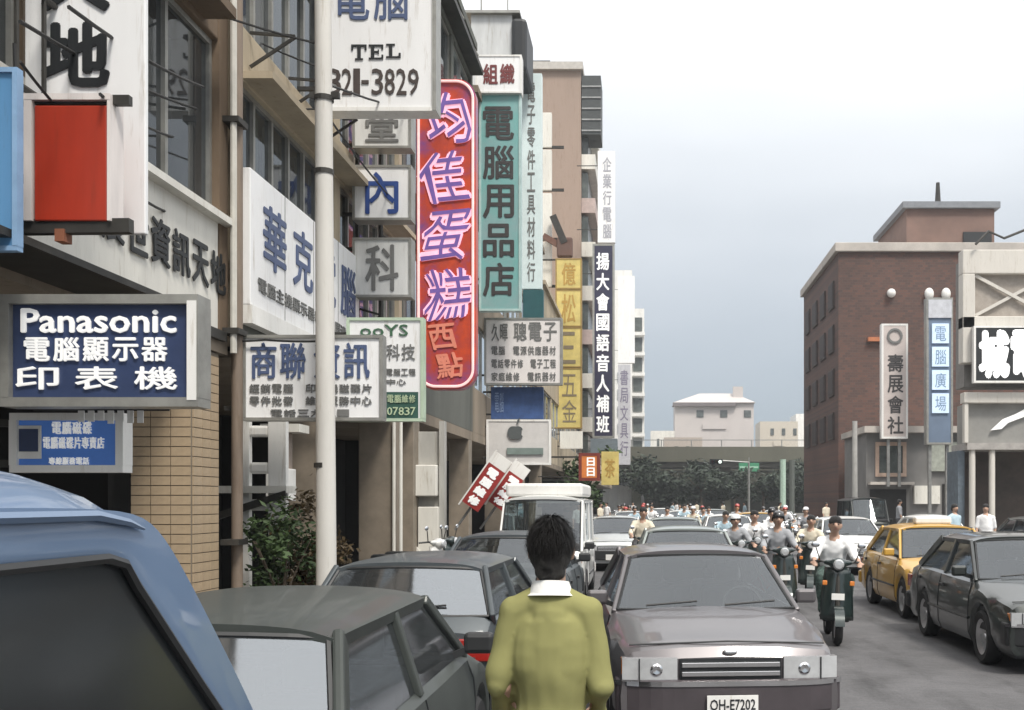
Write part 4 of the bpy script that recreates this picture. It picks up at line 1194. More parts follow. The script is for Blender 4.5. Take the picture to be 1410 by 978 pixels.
        MB().box(s_*(hw(h2)-.03), s_*(hw(h2)+.022), h2-.22, h2+.02, tail-.30, tail-.13).build('tail_light', redlens, c, bevel=.01)
        # mirrors
        mo = MB().box(s_*(wb+.04), s_*(wb+.21), cf+.24, cf+.32, zb_f+.03, zb_f+.15).build('wing_mirror', P.get('mm') or blackplastic, c, bevel=.025)
        MB().beam((s_*(wb-.02), cf+.30, zb_f+.02), (s_*(wb+.08), cf+.29, zb_f+.06), .03, .04).build('mirror_arm', blackplastic, mo)
    gr = MB().box(-gw, gw, yfF-.03, yfF+.03, zl0+.01, zl1-.01).build('grille', black, c)
    for k in range(P.get('bars', 3)):
        zz = zl0+.02+(zl1-zl0-.04)*(k+.5)/P.get('bars', 3)
        MB().box(-gw+.01, gw-.01, yfF-.05, yfF-.031, zz-P.get('bt', .012), zz+P.get('bt', .012)).build('grille_bar', P.get('gbm') or chrome, gr, bevel=.004)
    if P.get('emblem'):
        MB().ball((0, yfF+.012, zl1+.03), (.055, .022, .02)).build('emblem', chrome, c, smooth=True)
    MB().tube([(x_*.01*(W/2-.14)/.5, yfF+.10+.0006*abs(x_)**1.1, nose+.033-.00052*abs(x_)**1.0) for x_ in range(-50, 51, 10)], .006, 4).build('bonnet_seam', black, c)
    # wipers
    for s_ in (-.5, .15):
        MB().tube([(s_, cf-.01, zb_f+.045), (s_+.42, cf+.06-.04, zb_f+.075)], .009, 4).build('wiper', blackplastic, c)
    if detail:
        for s_ in (1, -1):
            pts_ = [(s_*(hw(y)+.006), y, .47) for y in [yf+rw+.08+(yr-yf-2*rw-.16)*k/10 for k in range(11)]]
            MB().tube(pts_, .016, 6).build('side_trim', blackplastic, c, smooth=True)
        if P.get('rwiper'):
            MB().tube([(0, cr+.03, zb_r+.03), (.1, cr-.02, zb_r+.06), (-.36, cr-.05, zb_r+.09)], .009, 5).build('rear_wiper', blackplastic, c)
            MB().box(-.02, .16, h2+.005, h2+.03, tail-.22, tail-.16).build('tailgate_handle', blackplastic, c, bevel=.01)
    # plates
    for (yy_, zz_, s_) in ((yfF-.115, .37, -1), (h2+.095, .37, 1)):
        po = MB().box(-.18, .18, yy_-.008, yy_+.008, zz_-.07, zz_+.07).build('number_plate', white, c)
        t = MB()
        if not plate: continue
        if s_ < 0: put_text(t, plate, (-.16, yy_-.0095, zz_-.045), X_, Z_, .32, .09, .01, .003)
        else: put_text(t, plate, (.16, yy_+.0095, zz_-.045), (-1,0,0), Z_, .32, .09, .01, .003)
        t.build('plate_lettering', black, po)
    return c

def van_shell(c, pm, gm, P):
    """upper half of a one-box van: pressed side panels with rounded window openings, crowned roof, raked screen"""
    ws = P['W']/2
    def X(z): return ws-.012-.05*max(0, (z-1.0)/.8)**1.6
    f0, r0, zt = P['cf'], P['cr'], P['zt']
    outer = [(f0, 1.02), (f0+.30, 1.34), (f0+.58, 1.64), (f0+.70, zt-.035), (f0+.82, zt), (f0+1.2, zt+.004), (-.1, zt+.006), (.9, zt+.004), (r0-.25, zt), (r0-.08, zt-.05), (r0, zt-.2), (r0+.02, 1.4), (r0+.03, 1.02), (1.0, 1.02), (-.1, 1.02), (f0+.7, 1.02)]
    def rnd(y0a, y0b, y1, z0, z1, r=.06):
        return [(y0a, z0+r), (y0a+(y0b-y0a)*.5, (z0+z1)/2), (y0b-.02, z1-r), (y0b+.02, z1-.015), (y0b+r+.03, z1), (y0b+.3, z1), ((y0b+y1)/2, z1), (y1-.3, z1), (y1-r, z1), (y1-.015, z1-.02), (y1, z1-r), (y1, (z0+z1)/2), (y1-.01, z0+.03), (y1-r-.2, z0), ((y0a+y1)/2, z0), (y0a+.06, z0)]
    inner = rnd(f0+.27, f0+.83, P['wend'], 1.10, zt-.095)
    n = len(outer)
    for s_ in (1, -1):
        mid = [((a[0]*.15+b[0]*.85), (a[1]*.15+b[1]*.85)) for a, b in zip(outer, inner)]
        sp = MB(); loops = [[(s_*X(z), y, z) for y, z in outer], [(s_*(X(z)+.004), y, z) for y, z in mid], [(s_*(X(z)-.008), y, z) for y, z in inner]]
        sp.v = [p for l in loops for p in l]
        for k in range(2):
            for i in range(n): sp.f.append((k*n+i, k*n+(i+1)%n, (k+1)*n+(i+1)%n, (k+1)*n+i))
        so_ = sp.build('side_panel', pm, c, smooth=True, ang=50)
        sd_ = so_.modifiers.new('subd', 'SUBSURF'); sd_.levels = 2; sd_.render_levels = 2
        sl_ = MB().tube([(s_*(X(z)-.004), y, z) for y, z in inner+inner[:1]], .011, 6, cap=False).build('window_seal', blackplastic, so_, smooth=True)
        gp = [(s_*(X(z)-.014), y, z) for y, z in inner]; cy_ = sum(p[1] for p in gp)/n; cz_ = sum(p[2] for p in gp)/n
        g_ = MB(); g_.v = gp+[(s_*(X(cz_)-.008), cy_, cz_)]; g_.f = [(i, (i+1)%n, n) for i in range(n)]
        g_.build('side_window', gm, c, smooth=True, ang=60)
        MB().tube([(s_*(X(zt)+.012), y, zt-.012-.03*max(0, 1-k/2.0)) for k, y in enumerate([f0+.78+(r0-f0-1.0)*(k/12)**1.5 for k in range(13)])], [.003, .008]+[.011]*10+[.006], 6).build('gutter', pm, so_, smooth=True)
    L_ = r0-f0-.82
    def rf_(u, v):
        x = 2*v-1; y = f0+.76+(r0-f0-.80)*u
        e = (1-(1-min(1, u/.075))**2.4)*(1-max(0, (u-.9)/.1)**2)
        return (x*X(zt), y - .05*(1-x*x)*(1-min(1, u/.1)), zt-.022-.03*(1-min(1, u/.03))+P['crown']*(1-abs(x)**7)*(.15+.85*e))
    MB().grid(rf_, 30, 22).build('roof', pm, c, smooth=True, ang=60)
    def sc_(u, v):
        x = 2*v-1; y = f0+.03+.72*u; z = 1.04+(zt-1.07)*u**.98
        return (x*(X(z)-.004), y-.07*(1-x*x), z+.15*P['crown']*(1-abs(x)**7)*u)
    MB().grid(sc_, 8, 14).build('windscreen', gm, c, smooth=True, ang=60)
    MB().grid(lambda u, v: ((2*v-1)*X(1.02+(zt-1.05)*u), r0+.02-.1*u**3, 1.02+(zt-1.05)*u), 6, 8).build('tailgate', pm, c, smooth=True, ang=60)

SEDAN = dict(L=4.45, W=1.70, H=1.39, cf=-.98, rf=-.30, rr=1.05, cr=1.62, belt=.90, deck=.94, nose=.74, tail=.90, fo=.85, ro=.95)
HATCH = dict(L=3.75, W=1.60, H=1.38, cf=-.95, rf=-.32, rr=1.42, cr=1.80, belt=.90, deck=.90, nose=.74, tail=.88, fo=.72, ro=.66, wr=.60, cp=.12, rows=(.05, .85), rwiper=True)
VAN = dict(L=4.1, W=1.62, H=1.92, cf=-1.98, rf=-1.35, rr=1.9, cr=2.02, belt=1.08, deck=1.02, nose=.95, tail=1.0, fo=.72, ro=.9, wr=.70, rows=(-.9, .1, 1.0), bp=-.9, xp=(.6,), gutter=True, crown=.10, zl=(.62,.80), gw=.44, cp=.09)

silver = paint('silver_paint', (.125, .115, .12), .4, .36, .12, .55)
slate = paint('slate_paint', (.05, .057, .053), .1, .55, .2, .12, .3)
steelblue = paint('blue_van_paint', (.13, .20, .32), .2, .42, .06)
bluegrey = paint('blue_grey_paint', (.075, .087, .095), .2, .5, .18, .2, .35)
palegrey = paint('pale_grey_paint', (.52, .54, .54), .2, .4)
whitep = paint('white_car_paint', (.72, .72, .70), 0, .4)
taxi_y = paint('taxi_yellow', (.55, .31, .04), 0, .4, .12)
darkgreen = paint('dark_grey_green_paint', (.022, .027, .025), .3, .3)
greeny = paint('grey_green_paint', (.30, .33, .31), .4, .38)

pS = dict(SEDAN, bars=2, bt=.017, emblem=True, bstrip=True, zl=(.53,.695), gw=.36, mm=silver, bpm=M('dark_purple_bumper',(.06,.05,.055),.5), nose=.76)
car('silver_sedan', 'silver grey sedan with wide headlights and chrome grille beside the man in yellow sweater', (.42, 9.95, 0), R(4.5), silver, pS, plate='QH-E7202')
pv_ = dict(VAN, L=4.3, W=1.70, H=1.825, cf=-1.98, rf=-1.04, wr=.815, crown=.17, rc=.05, rdrop=.05, gutter=True, bp=-.28, xp=(.75,), gw=.45)
pv_.update(shell=True, zt=1.785, cf=-1.90, cr=2.0, wend=.55, crown=.115, belt=1.03, deck=1.0)
car('blue_van', 'pale blue van with a raised roof and a dark side window beside the grey hatchback', (-1.825, 1.10, 0), R(180), steelblue, pv_, cat='van', gm=glass_mat('van_glass', (.3,.33,.34), ior=1.32, rough=.15, film=.055))
pg = dict(HATCH, mm=blackplastic, H=1.36)
car('grey_hatchback', 'slate grey hatchback with a bright rear window just beyond the blue van', (-1.79, 5.55, 0), R(180.5), slate, pg, gm=glass_mat('rear_glass', (.55,.6,.62), ior=3.4, rough=.06))
ph_ = dict(HATCH, L=3.8, W=1.62, H=1.33)
car('blue_grey_hatchback', 'blue grey hatchback with red tail lights parked next past the slate one', (-1.88, 10.2, 0), R(179), bluegrey, ph_, gm=MATS['rear_glass'])
car('parked_sedan', 'dark grey sedan half hidden between the blue grey hatchback and the white van', (-1.78, 15.0, 0), R(180), bluegrey, SEDAN)
vw = dict(VAN, H=1.88, bpm=white, bars=2)
vn = car('white_van', 'white boxy van with a roof box facing out behind the man', (-1.85, 20.9, 0), R(0), whitep, vw, cat='van')
MB().box(-.70, .70, -1.15, 1.7, 1.88, 2.12).build('roof_box', white, vn, bevel=.05)
pt = dict(SEDAN, L=4.2, W=1.66, H=1.42, mm=taxi_y, bpm=taxi_y)
tx_ = car('taxi', 'yellow taxi facing out behind the dark sedan', (4.72, 18.0, 0), R(0), taxi_y, pt, cat='taxi')
MB().box(-.3,.3,-.1,.1,1.42,1.54).build('roof_sign', white, tx_, bevel=.03)
pd_ = dict(SEDAN, L=4.3, H=1.40, mm=darkgreen, bstrip=True)
car('dark_sedan', 'dark grey green sedan with bright windscreen in front of the yellow taxi', (4.52, 13.35, 0), R(0), darkgreen, pd_)
car('grey_green_sedan', 'pale grey green sedan directly behind the silver sedan', (.62, 17.4, 0), R(1), greeny, SEDAN)
car('white_sedan', 'white sedan right of the grey green sedan amid the scooters', (2.5, 33.5, 0), R(0), whitep, SEDAN, detail=False)
car('pale_sedan', 'pale silver sedan beside the white boxy van', (-.85, 30.0, 0), R(0), palegrey, SEDAN, detail=False)
car('far_sedan', 'distant pale green sedan in the middle of the street traffic', (.7, 27.5, 0), R(0), greeny, SEDAN, detail=False)
car('far_white_sedan', 'distant white sedan beside the yellow taxi lane', (5.2, 28.5, 0), R(0), whitep, SEDAN, detail=False)
car('far_taxi', 'distant yellow taxi behind the scooter riders', (4.0, 40.0, 0), R(0), taxi_y, SEDAN, cat='taxi', detail=False)
car('black_van', 'black van parked before the low grey shop row', (9.2, 46.5, 0), R(0), darkgreen, VAN, cat='van', detail=False)
car('kerb_white_sedan', 'white sedan parked at the far kerb before the corner building', (8.4, 32, 0), R(0), whitep, SEDAN, detail=False)
car('kerb_dark_sedan', 'dark sedan parked under the colonnade of the corner building', (10.6, 29.0, 0), R(0), darkgreen, SEDAN, detail=False)
for k, (x, y, m_) in enumerate(((1.6,48,whitep),(-.6,44,palegrey),(3.4,55,greeny),(6.0,50,palegrey),(.9,62,whitep))):
    car('queued_car', ['white car in the distant queue of traffic','light grey car queued behind the pale silver sedan','grey green car in the distant queue near the flyover','light grey car queued along the distant right lane','farthest white car of the traffic queue'][k], (x, y, 0), 0, m_, SEDAN, group='cars queued down the street', detail=False)

# ------------------------------------------------------------------ people
skin = M('skin', (.46,.29,.21), .6, var=.12)
hair = M('black_hair', (.012,.010,.009), .45, var=.5, scale=60, bump=.8)
olive = M('yellow_green_knit', (.25,.242,.10), .95, var=.10, scale=3, spec=.15)
collar_m = M('shirt_white', (.76,.75,.72), .85, var=.08, bump=.15)
trous = M('dark_trousers', (.05,.05,.055), .9)
shoe = M('black_shoe', (.02,.018,.017), .5)

def hand(tubes, wr, d, side):
    """palm, four fingers and a thumb from wrist wr along d, slightly curled"""
    wr, d = Vector(wr), Vector(d).normalized()
    up_ = Vector((0,0,1)); r = d.cross(up_)
    if r.length < .2: r = Vector((0,1,0))
    r.normalize(); u = r.cross(d)
    tubes.append(([wr, wr+d*.05, wr+d*.09], [.026,.036,.034]))
    for k, ln in enumerate((.068,.078,.074,.058)):
        b = wr+d*.088+r*((k-1.5)*.019)
        tubes.append(([b, b+d*ln*.5-u*.006, b+d*ln*.85-u*.022], [.0095,.009,.0075]))
    b = wr+d*.035+r*(-.03*side)
    tubes.append(([b, b+d*.03-r*.025*side, b+d*.065-r*.028*side-u*.012], [.012,.011,.009]))

# man with his back to us
man = thing('person', 'man seen from behind in a yellow green sweater with white shirt collar', 'person', (-.355, 4.05, 0))
man.scale = (.945, .96, 1.0)
bt = [([(0,0,1.42),(0,.015,1.52),(0,.02,1.56)],[.062,.058,.06])]
for s_ in (-1, 1):
    bt += [([(s_*.10,0,.95),(s_*.10,.02,.52),(s_*.105,-.01,.10)],[.085,.06,.042]),
           ([(s_*.105,-.02,.07),(s_*.11,.14,.045)],[.045,.038]),
           ([(s_*.16,0,1.38),(s_*.19,-.03,1.12),(s_*.175,.16,.98)],[.045,.04,.034])]
    hand(bt, (s_*.172,.18,.98), (-s_*.1,.9,-.15), s_)
bt.append(([(0,0,.95),(0,.0,1.15),(0,.0,1.33)],[.10,.085,.08]))
me = organic('body', bt, [((0,.02,1.625),(.076,.098,.112)),((0,.125,1.61),(.014,.02,.025)),((.083,.02,1.61),(.013,.022,.034)),((-.083,.02,1.61),(.013,.022,.034)),((0,.08,1.55),(.05,.04,.035))], .011, 4, skin)
link_mesh('body', me, man)
def knit_folds(p):
    low = max(0, min(1, (1.30-p.z)/.25)); ax = abs(p.x)
    f = .5*math.sin(26*(p.z+.55*ax)+2.2*math.sin(9*p.x+1.3))+.35*math.sin(17*p.x+11*p.z+1.7*math.sin(8*p.z))
    e = math.sin(40*p.z+6*p.x)*max(0, min(1, (ax-.14)/.05))*.6
    return .015*f*(.25+low)+.008*e*(.3+low)
me = organic('sweater', [([(0,-.005,.985),(0,-.01,1.12),(0,-.012,1.27),(0,-.008,1.36)],[.106,.104,.114,.10],1.40)] +
    [([(s_*.05,0,1.43),(s_*.145,-.003,1.385),(s_*.172,-.012,1.27),(s_*.203,-.045,1.11),(s_*.185,.13,.99)],[.058,.063,.058,.049,.044]) for s_ in (-1,1)],
    [((0,-.004,1.415),(.12,.082,.072)),((.055,-.02,1.24),(.105,.098,.17)),((-.055,-.02,1.24),(.105,.098,.17))], .008, 6, olive, crease=knit_folds)
link_mesh('sweater', me, man)
MB().lathe([(.138,.0),(.144,.012),(.144,.055),(.138,.065)],'z',40,(0,-.008,.93)).build('sweater_hem', olive, man, smooth=True).scale = (1.12,.86,1)
cl = MB().grid(lambda u, v: ((.068+.012*(1-v)+.02*(1-v)**3)*math.cos(2*math.pi*u), .004+(.074+.012*(1-v)+.02*(1-v)**3)*math.sin(2*math.pi*u), 1.446+.052*v+.012*math.sin(2*math.pi*u)*-1), 40, 6)
cl.build('shirt_collar', collar_m, man, smooth=True, ang=70)
co = MB().grid(lambda u, v: ((.072+.016*v)*math.cos(2*math.pi*u), .004+(.078+.020*v)*math.sin(2*math.pi*u), 1.499-.045*v-.012*math.sin(2*math.pi*u)), 40, 4)
co.build('shirt_collar', collar_m, man, smooth=True, ang=70)
hm = organic('hair', [], [((0,.005,1.652),(.088,.105,.094)),((0,-.03,1.60),(.082,.075,.085)),((0,-.035,1.545),(.066,.05,.05)),((0,.07,1.70),(.07,.05,.045))], .011, 4, hair, fold=.022, fscale=22)
link_mesh('hair', hm, man)
rs = random.Random(3); st = MB()
for k in range(2600):
    a = rs.uniform(0, 2*math.pi); t_ = rs.uniform(-.35, 1.0)
    d = Vector((math.cos(a)*math.sqrt(max(0,1-t_*t_)), math.sin(a)*math.sqrt(max(0,1-t_*t_)), t_))
    if d.y > .45 and d.z < .45: continue
    p = Vector((d.x*.089, .0+d.y*.105, 1.645+d.z*.101))
    fl = Vector((d.x*.3, d.y*.3-.2, -1.0)); fl -= d*fl.dot(d)
    if fl.length < .05: continue
    fl.normalize(); q = p+fl*rs.uniform(.02,.06)+d*rs.uniform(.001,.016); s2 = d.cross(fl)*.0026
    st.poly([p-s2, p+s2, q])
st.build('hair_strands', hair, man)
me = organic('trousers', [([(0,.01,.96),(0,.01,.9)],[.095,.105],1.2)] + [([(s_*.085,0,.86),(s_*.10,.02,.5),(s_*.105,-.01,.08)],[.115,.085,.075]) for s_ in (-1,1)], [], .018, 5, trous)
link_mesh('trousers', me, man)
for s_ in (-1,1):
    link_mesh('shoe', organic('shoe', [([(s_*.105,-.05,.045),(s_*.11,.05,.05),(s_*.115,.17,.035)],[.045,.045,.036])], [], .012, 3, shoe), man)

# scooter and rider prototypes (facing -y)
sc_paint = paint('scooter_dark_green', (.018,.03,.029), .2, .3)
sc_white = paint('scooter_white', (.6,.6,.58), 0, .4)
def scooter_parts(root, pm_):
    for (yy, nm) in ((-.62, 'front_wheel'), (.58, 'rear_wheel')):
        wh = bpy.data.objects.new(nm, None); col.objects.link(wh); wh.parent = root; wh.location = (0, yy, .22)
        link_mesh('tyre', SCW[0], wh); link_mesh('rim', SCW[1], wh)
    MB().grid(lambda u, v: ((2*u-1)*(.21-.05*v*v+.0*u), -.47+.10*v-.09*(1-(2*u-1)**2), .30+.66*v), 10, 8).build('leg_shield', pm_, root, smooth=True, ang=70).modifiers.new('thick','SOLIDIFY').thickness = .03
    MB().box(-.17,.17,-.42,.12,.27,.32).build('floorboard', blackplastic, root, bevel=.02)
    link_mesh('rear_body', SCB[pm_.name], root)
    MB().tube([(0,-.62,.22),(0,-.50,.62),(0,-.42,.98)],[.03,.035,.03],8).build('steering_column', darksteel, root)
    MB().tube([(-.32,-.28,1.02),(-.2,-.38,1.03),(0,-.42,1.0),(.2,-.38,1.03),(.32,-.28,1.02)],.016,6).build('handlebar', blackplastic, root)
    link_mesh('headlight_cowl', SCC[pm_.name], root)
    MB().lathe([(.001,-.03),(.05,-.025),(.07,0)],'y',14,(0,-.52,1.0)).build('headlight', lens, root)
    for s_ in (-1,1):
        m_ = MB().tube([(s_*.22,-.38,1.03),(s_*.28,-.40,1.2)],.008,5).build('mirror', darksteel, root)
        MB().ball((s_*.29,-.40,1.24),(.055,.015,.038)).build('mirror_glass', chrome, m_, smooth=True)
        MB().box(s_*.17-.03,s_*.17+.03,-.56,-.53,.74,.80).build('indicator', amber, root, bevel=.01)
    fd = MB().grid(lambda u, v: ((2*v-1)*.06, -.62-.27*math.cos(math.pi*(.05+.75*u)), .22+.27*math.sin(math.pi*(.05+.75*u))), 10, 3); fd.build('front_mudguard', pm_, root, smooth=True, ang=70)
    MB().box(-.16,.16,.05,.72,.72,.82).build('seat', black, root, bevel=.05)
    MB().tube([(.16,.2,.24),(.17,.75,.28)],[.035,.05],8).build('exhaust', darksteel, root, smooth=True)
    po = MB().box(-.08,.08,-.56,-.545,.56,.64).build('front_plate', white, root)
SCW = (MB().lathe([(.13,-.04),(.19,-.05),(.22,-.02),(.22,.02),(.19,.05),(.13,.04)],'x',20).mesh('tyre', rubber, True, 50), MB().lathe([(.001,.03),(.05,.03),(.12,.02),(.135,.035),(.135,-.035),(.12,-.02),(.001,-.03)],'x',20).mesh('rim', alu, True, 40))
SCB, SCC = {}, {}
for pm_ in (sc_paint, sc_white):
    SCB[pm_.name] = organic('rear_body', [([(0,.05,.5),(0,.4,.52),(0,.78,.6)],[.15,.17,.09],.95)], [((0,.3,.6),(.16,.3,.13))], .025, 5, pm_)
    SCC[pm_.name] = organic('headlight_cowl', [], [((0,-.43,1.0),(.11,.10,.09)),((.11,-.40,1.02),(.08,.05,.04)),((-.11,-.40,1.02),(.08,.05,.04))], .02, 4, pm_)

def rider_meshes():
    d = {}
    bt = [([(0,.22,.92),(0,.20,1.12),(0,.16,1.28)],[.12,.115,.11]), ([(0,.14,1.30),(0,.11,1.40),(0,.10,1.45)],[.055,.052,.055])]
    for s_ in (-1,1):
        bt += [([(s_*.17,.14,1.27),(s_*.26,.0,1.08),(s_*.27,-.22,1.04)],[.045,.038,.03]),
               ([(s_*.09,.25,.88),(s_*.17,-.10,.80),(s_*.13,-.16,.38)],[.085,.06,.042]), ([(s_*.13,-.15,.35),(s_*.13,-.28,.345)],[.04,.034])]
        hand(bt, (s_*.27,-.215,1.04), (0,-.95,-.3), s_)
    d['body'] = organic('body', bt, [((0,.075,1.50),(.073,.092,.108)),((0,-.022,1.49),(.014,.018,.022)),((.078,.08,1.49),(.012,.02,.032)),((-.078,.08,1.49),(.012,.02,.032))], .014, 3, skin)
    d['shirt'] = lambda m: organic('shirt', [([(0,.24,.90),(0,.22,1.05),(0,.17,1.24)],[.125,.13,.13],1.3)] + [([(s_*.06,.15,1.31),(s_*.165,.14,1.27),(s_*.245,.03,1.10),(s_*.265,-.10,1.06)],[.06,.072,.06,.05]) for s_ in (-1,1)],
        [((0,.16,1.28),(.13,.08,.06))], .018, 6, m, fold=.03, fscale=8)
    d['trousers'] = lambda m: organic('trousers', [([(0,.26,.93),(0,.27,.86)],[.13,.135],1.15)] + [([(s_*.09,.24,.87),(s_*.17,-.09,.80),(s_*.135,-.15,.40)],[.105,.082,.065]) for s_ in (-1,1)], [], .018, 4, m, fold=.02, fscale=9)
    d['hair'] = organic('hair', [], [((0,.085,1.545),(.085,.10,.082)),((0,.12,1.49),(.083,.07,.09))], .014, 3, hair)
    return d
RM = rider_meshes()
wshirt = M('white_shirt', (.80,.80,.80), .85, var=.08, bump=.1)
SH = {k: RM['shirt'](m) for k, m in (('white', wshirt), ('cream', M('cream_shirt',(.66,.6,.48),.85)), ('grey', M('grey_shirt',(.33,.34,.36),.85)), ('blue', M('pale_blue_shirt',(.42,.55,.62),.85)))}
TR = {k: RM['trousers'](m) for k, m in (('dark', trous), ('check', M('dark_green_print',(.10,.16,.14),.9,c2=(.015,.02,.02),scale=22)))}
eyem = black
HEL = {}
for k, m in (('black', paint('helmet_black',(.02,.02,.022),0,.25)), ('white', paint('helmet_white',(.72,.72,.72),0,.3)), ('red', paint('helmet_red',(.4,.04,.03),0,.3))):
    hb = MB().grid(lambda u, v: (.108*math.cos(2*math.pi*u)*math.cos(v*math.pi/2), .085+.122*math.sin(2*math.pi*u)*math.cos(v*math.pi/2), 1.515-(.05 if math.sin(2*math.pi*u) > -.3 else -.035)*(1-v)+.125*math.sin(v*math.pi/2)), 28, 8)
    HEL[k] = hb.mesh('helmet', m, True, 60)
shoe_me = {s_: organic('shoe', [([(s_*.13,-.12,.355),(s_*.13,-.22,.36),(s_*.13,-.32,.35)],[.042,.042,.034])], [], .014, 3, shoe) for s_ in (-1,1)}

def face(root, z, y, mask=False, r=1):
    for s_ in (-1,1):
        MB().ball((s_*.032,y,z),(.012,.008,.007),8,6).build('eye', eyem, root)
        MB().box(s_*.032-.018,s_*.032+.018,y-.004,y+.006,z+.018,z+.025).build('eyebrow', hair, root)
    MB().box(-.022,.022,y+.002,y+.012,z-.068,z-.06).build('mouth', M('lips',(.3,.12,.1),.6), root)

def rider(label, loc, rz, shirt, tr, helmet, pm_, group, near=True):
    s = thing('scooter', label[0], 'scooter', loc, rz, group)
    ln_ = R(random.uniform(-3.5, 3.5)); k_ = random.uniform(.94, 1.04)
    s.rotation_euler = (0, ln_, rz)
    scooter_parts(s, pm_)
    p = thing('person', label[1], 'person', loc, rz, 'people riding scooters')
    p.rotation_euler = (R(random.uniform(-2, 3)), ln_, rz); p.scale = (random.uniform(.93, 1.08), random.uniform(.96, 1.04), k_)
    link_mesh('body', RM['body'], p); link_mesh('shirt', SH[shirt], p); link_mesh('trousers', TR[tr], p); link_mesh('hair', RM['hair'], p)
    for q in (-1,1): link_mesh('shoe', shoe_me[q], p)
    if helmet: link_mesh('helmet', HEL[helmet], p)
    if near: face(p, 1.515, -.012)
    return s, p
SG = 'scooters weaving through the traffic'
A_ = rider(('dark green scooter beside the silver sedan carrying the rider in patterned trousers', 'rider in white shirt and dark patterned trousers passing the silver sedan'), (2.42,14.2,0), R(-4), 'white', 'check', None, sc_paint, SG)
B_ = rider(('dark scooter just behind the patterned trousers rider', 'rider in grey white shirt and black helmet following the patterned trousers rider'), (2.15,17.6,0), R(3), 'grey', 'dark', 'black', sc_paint, SG)
C2 = rider(('dark scooter behind the roof of the silver sedan', 'bare headed rider in a white shirt seen over the silver sedan roof'), (2.25,22.5,0), R(0), 'white', 'dark', None, sc_paint, SG)
D2 = rider(('dark scooter beside the pale silver sedan', 'rider in a cream shirt left of the grey green sedan'), (-.12,23.0,0), R(8), 'cream', 'dark', None, sc_paint, SG)
for (x, y, rz_, sh_, he_, pa_, l1, l2) in (
    (3.0,20.2,-7,'cream',None,sc_paint,'dark scooter between the taxi and the white sedan','bare headed rider in a cream shirt alongside the taxi'),
    (1.75,20.8,6,'grey','white',sc_paint,'dark scooter crowding the grey green sedan','rider in a grey shirt and white helmet beside the grey green sedan'),
    (2.95,25.0,-3,'white','black',sc_paint,'dark scooter close behind the cream shirted rider','rider in a white shirt and black helmet behind the cream shirted rider'),
    (1.85,26.5,4,'blue',None,sc_white,'white scooter ahead of the white sedan','bare headed rider in a pale blue shirt ahead of the white sedan'),
    (3.4,29.5,-6,'white',None,sc_paint,'dark scooter beside the distant white sedan','bare headed rider in a white shirt passing the distant white sedan')):
    rider((l1, l2), (x, y, 0), R(rz_), sh_, 'dark', he_, pa_, SG)
fl_ = ('scooter in the distant pack of riders below the flyover', 'distant rider in the pack of scooters below the flyover')
rs = random.Random(11)
for k in range(26):
    y = rs.uniform(34, 76); x = rs.uniform(-1.6, 6.2)
    ro_, sh_, he_, pa_ = R(rs.uniform(-8,8)), rs.choice(['white','white','cream','grey','blue']), rs.choice([None,'black','white','red']), rs.choice([sc_paint, sc_white])
    who = 'rider in a %s shirt %s' % (sh_, 'with bare head' if not he_ else 'and %s helmet' % he_)
    rider(('%s scooter carrying the distant %s' % ('dark' if pa_ is sc_paint else 'white', who), 'distant %s on a %s scooter below the flyover' % (who, 'dark' if pa_ is sc_paint else 'white')),
          (x, y, 0), ro_, sh_, 'dark', he_, pa_, 'distant scooters below the flyover', near=False)

# walkers
def walker(label, loc, rz, shirtm, trm, group=None):
    p = thing('person', label, 'person', loc, rz, group)
    if 'w' not in WK:
        bt = [([(0,0,.95),(0,-.01,1.15),(0,-.01,1.38)],[.12,.11,.11]), ([(0,0,1.40),(0,-.01,1.5)],[.055,.055])]
        for s_ in (-1,1):
            bt += [([(s_*.09,0,.92),(s_*.10,-.06*s_,.5),(s_*.10,-.10*s_+.02,.09)],[.08,.058,.042]), ([(s_*.10,-.10*s_,.06),(s_*.10,-.10*s_-.15,.05)],[.042,.036]),
                   ([(s_*.175,0,1.37),(s_*.22,.05*s_,1.10),(s_*.21,.08*s_-.06,.86)],[.047,.038,.03])]
            hand(bt, (s_*.21,.08*s_-.06,.86), (0,-.2,-1), s_)
        WK['w'] = organic('body', bt, [((0,-.03,1.61),(.073,.092,.108)),((0,-.125,1.6),(.013,.018,.022))], .016, 3, skin)
        WK['h'] = organic('hair', [], [((0,-.02,1.655),(.085,.10,.08)),((0,.02,1.60),(.083,.07,.09))], .016, 3, hair)
    if shirtm.name not in WK:
        WK[shirtm.name] = organic('shirt', [([(0,0,.95),(0,-.01,1.15),(0,-.01,1.36)],[.125,.125,.12],1.35)]+[([(s_*.06,0,1.42),(s_*.17,0,1.37),(s_*.215,.04*s_,1.14)],[.06,.068,.055]) for s_ in (-1,1)], [], .02, 5, shirtm, fold=.02, fscale=8)
    if trm.name not in WK:
        WK[trm.name] = organic('trousers', [([(0,0,.98),(0,0,.9)],[.125,.13],1.15)]+[([(s_*.085,0,.9),(s_*.10,-.06*s_,.5),(s_*.10,-.10*s_+.02,.09)],[.105,.08,.068]) for s_ in (-1,1)], [], .02, 4, trm)
    link_mesh('body', WK['w'], p); link_mesh('hair', WK['h'], p); link_mesh('shirt', WK[shirtm.name], p); link_mesh('trousers', WK[trm.name], p)
    return p
WK = {}
walker('pedestrian in a pale blue shirt by the corner building colonnade', (8.05, 28.5, 0), R(30), MATS['pale_blue_shirt'], trous)
walker('pedestrian in a white shirt next to the pale blue shirted one', (8.6, 27.6, 0), R(-20), wshirt, trous)
walker('pedestrian in grey shirt on the pavement by the grey pole', (10.2, 44, .14), R(80), MATS['grey_shirt'], trous)
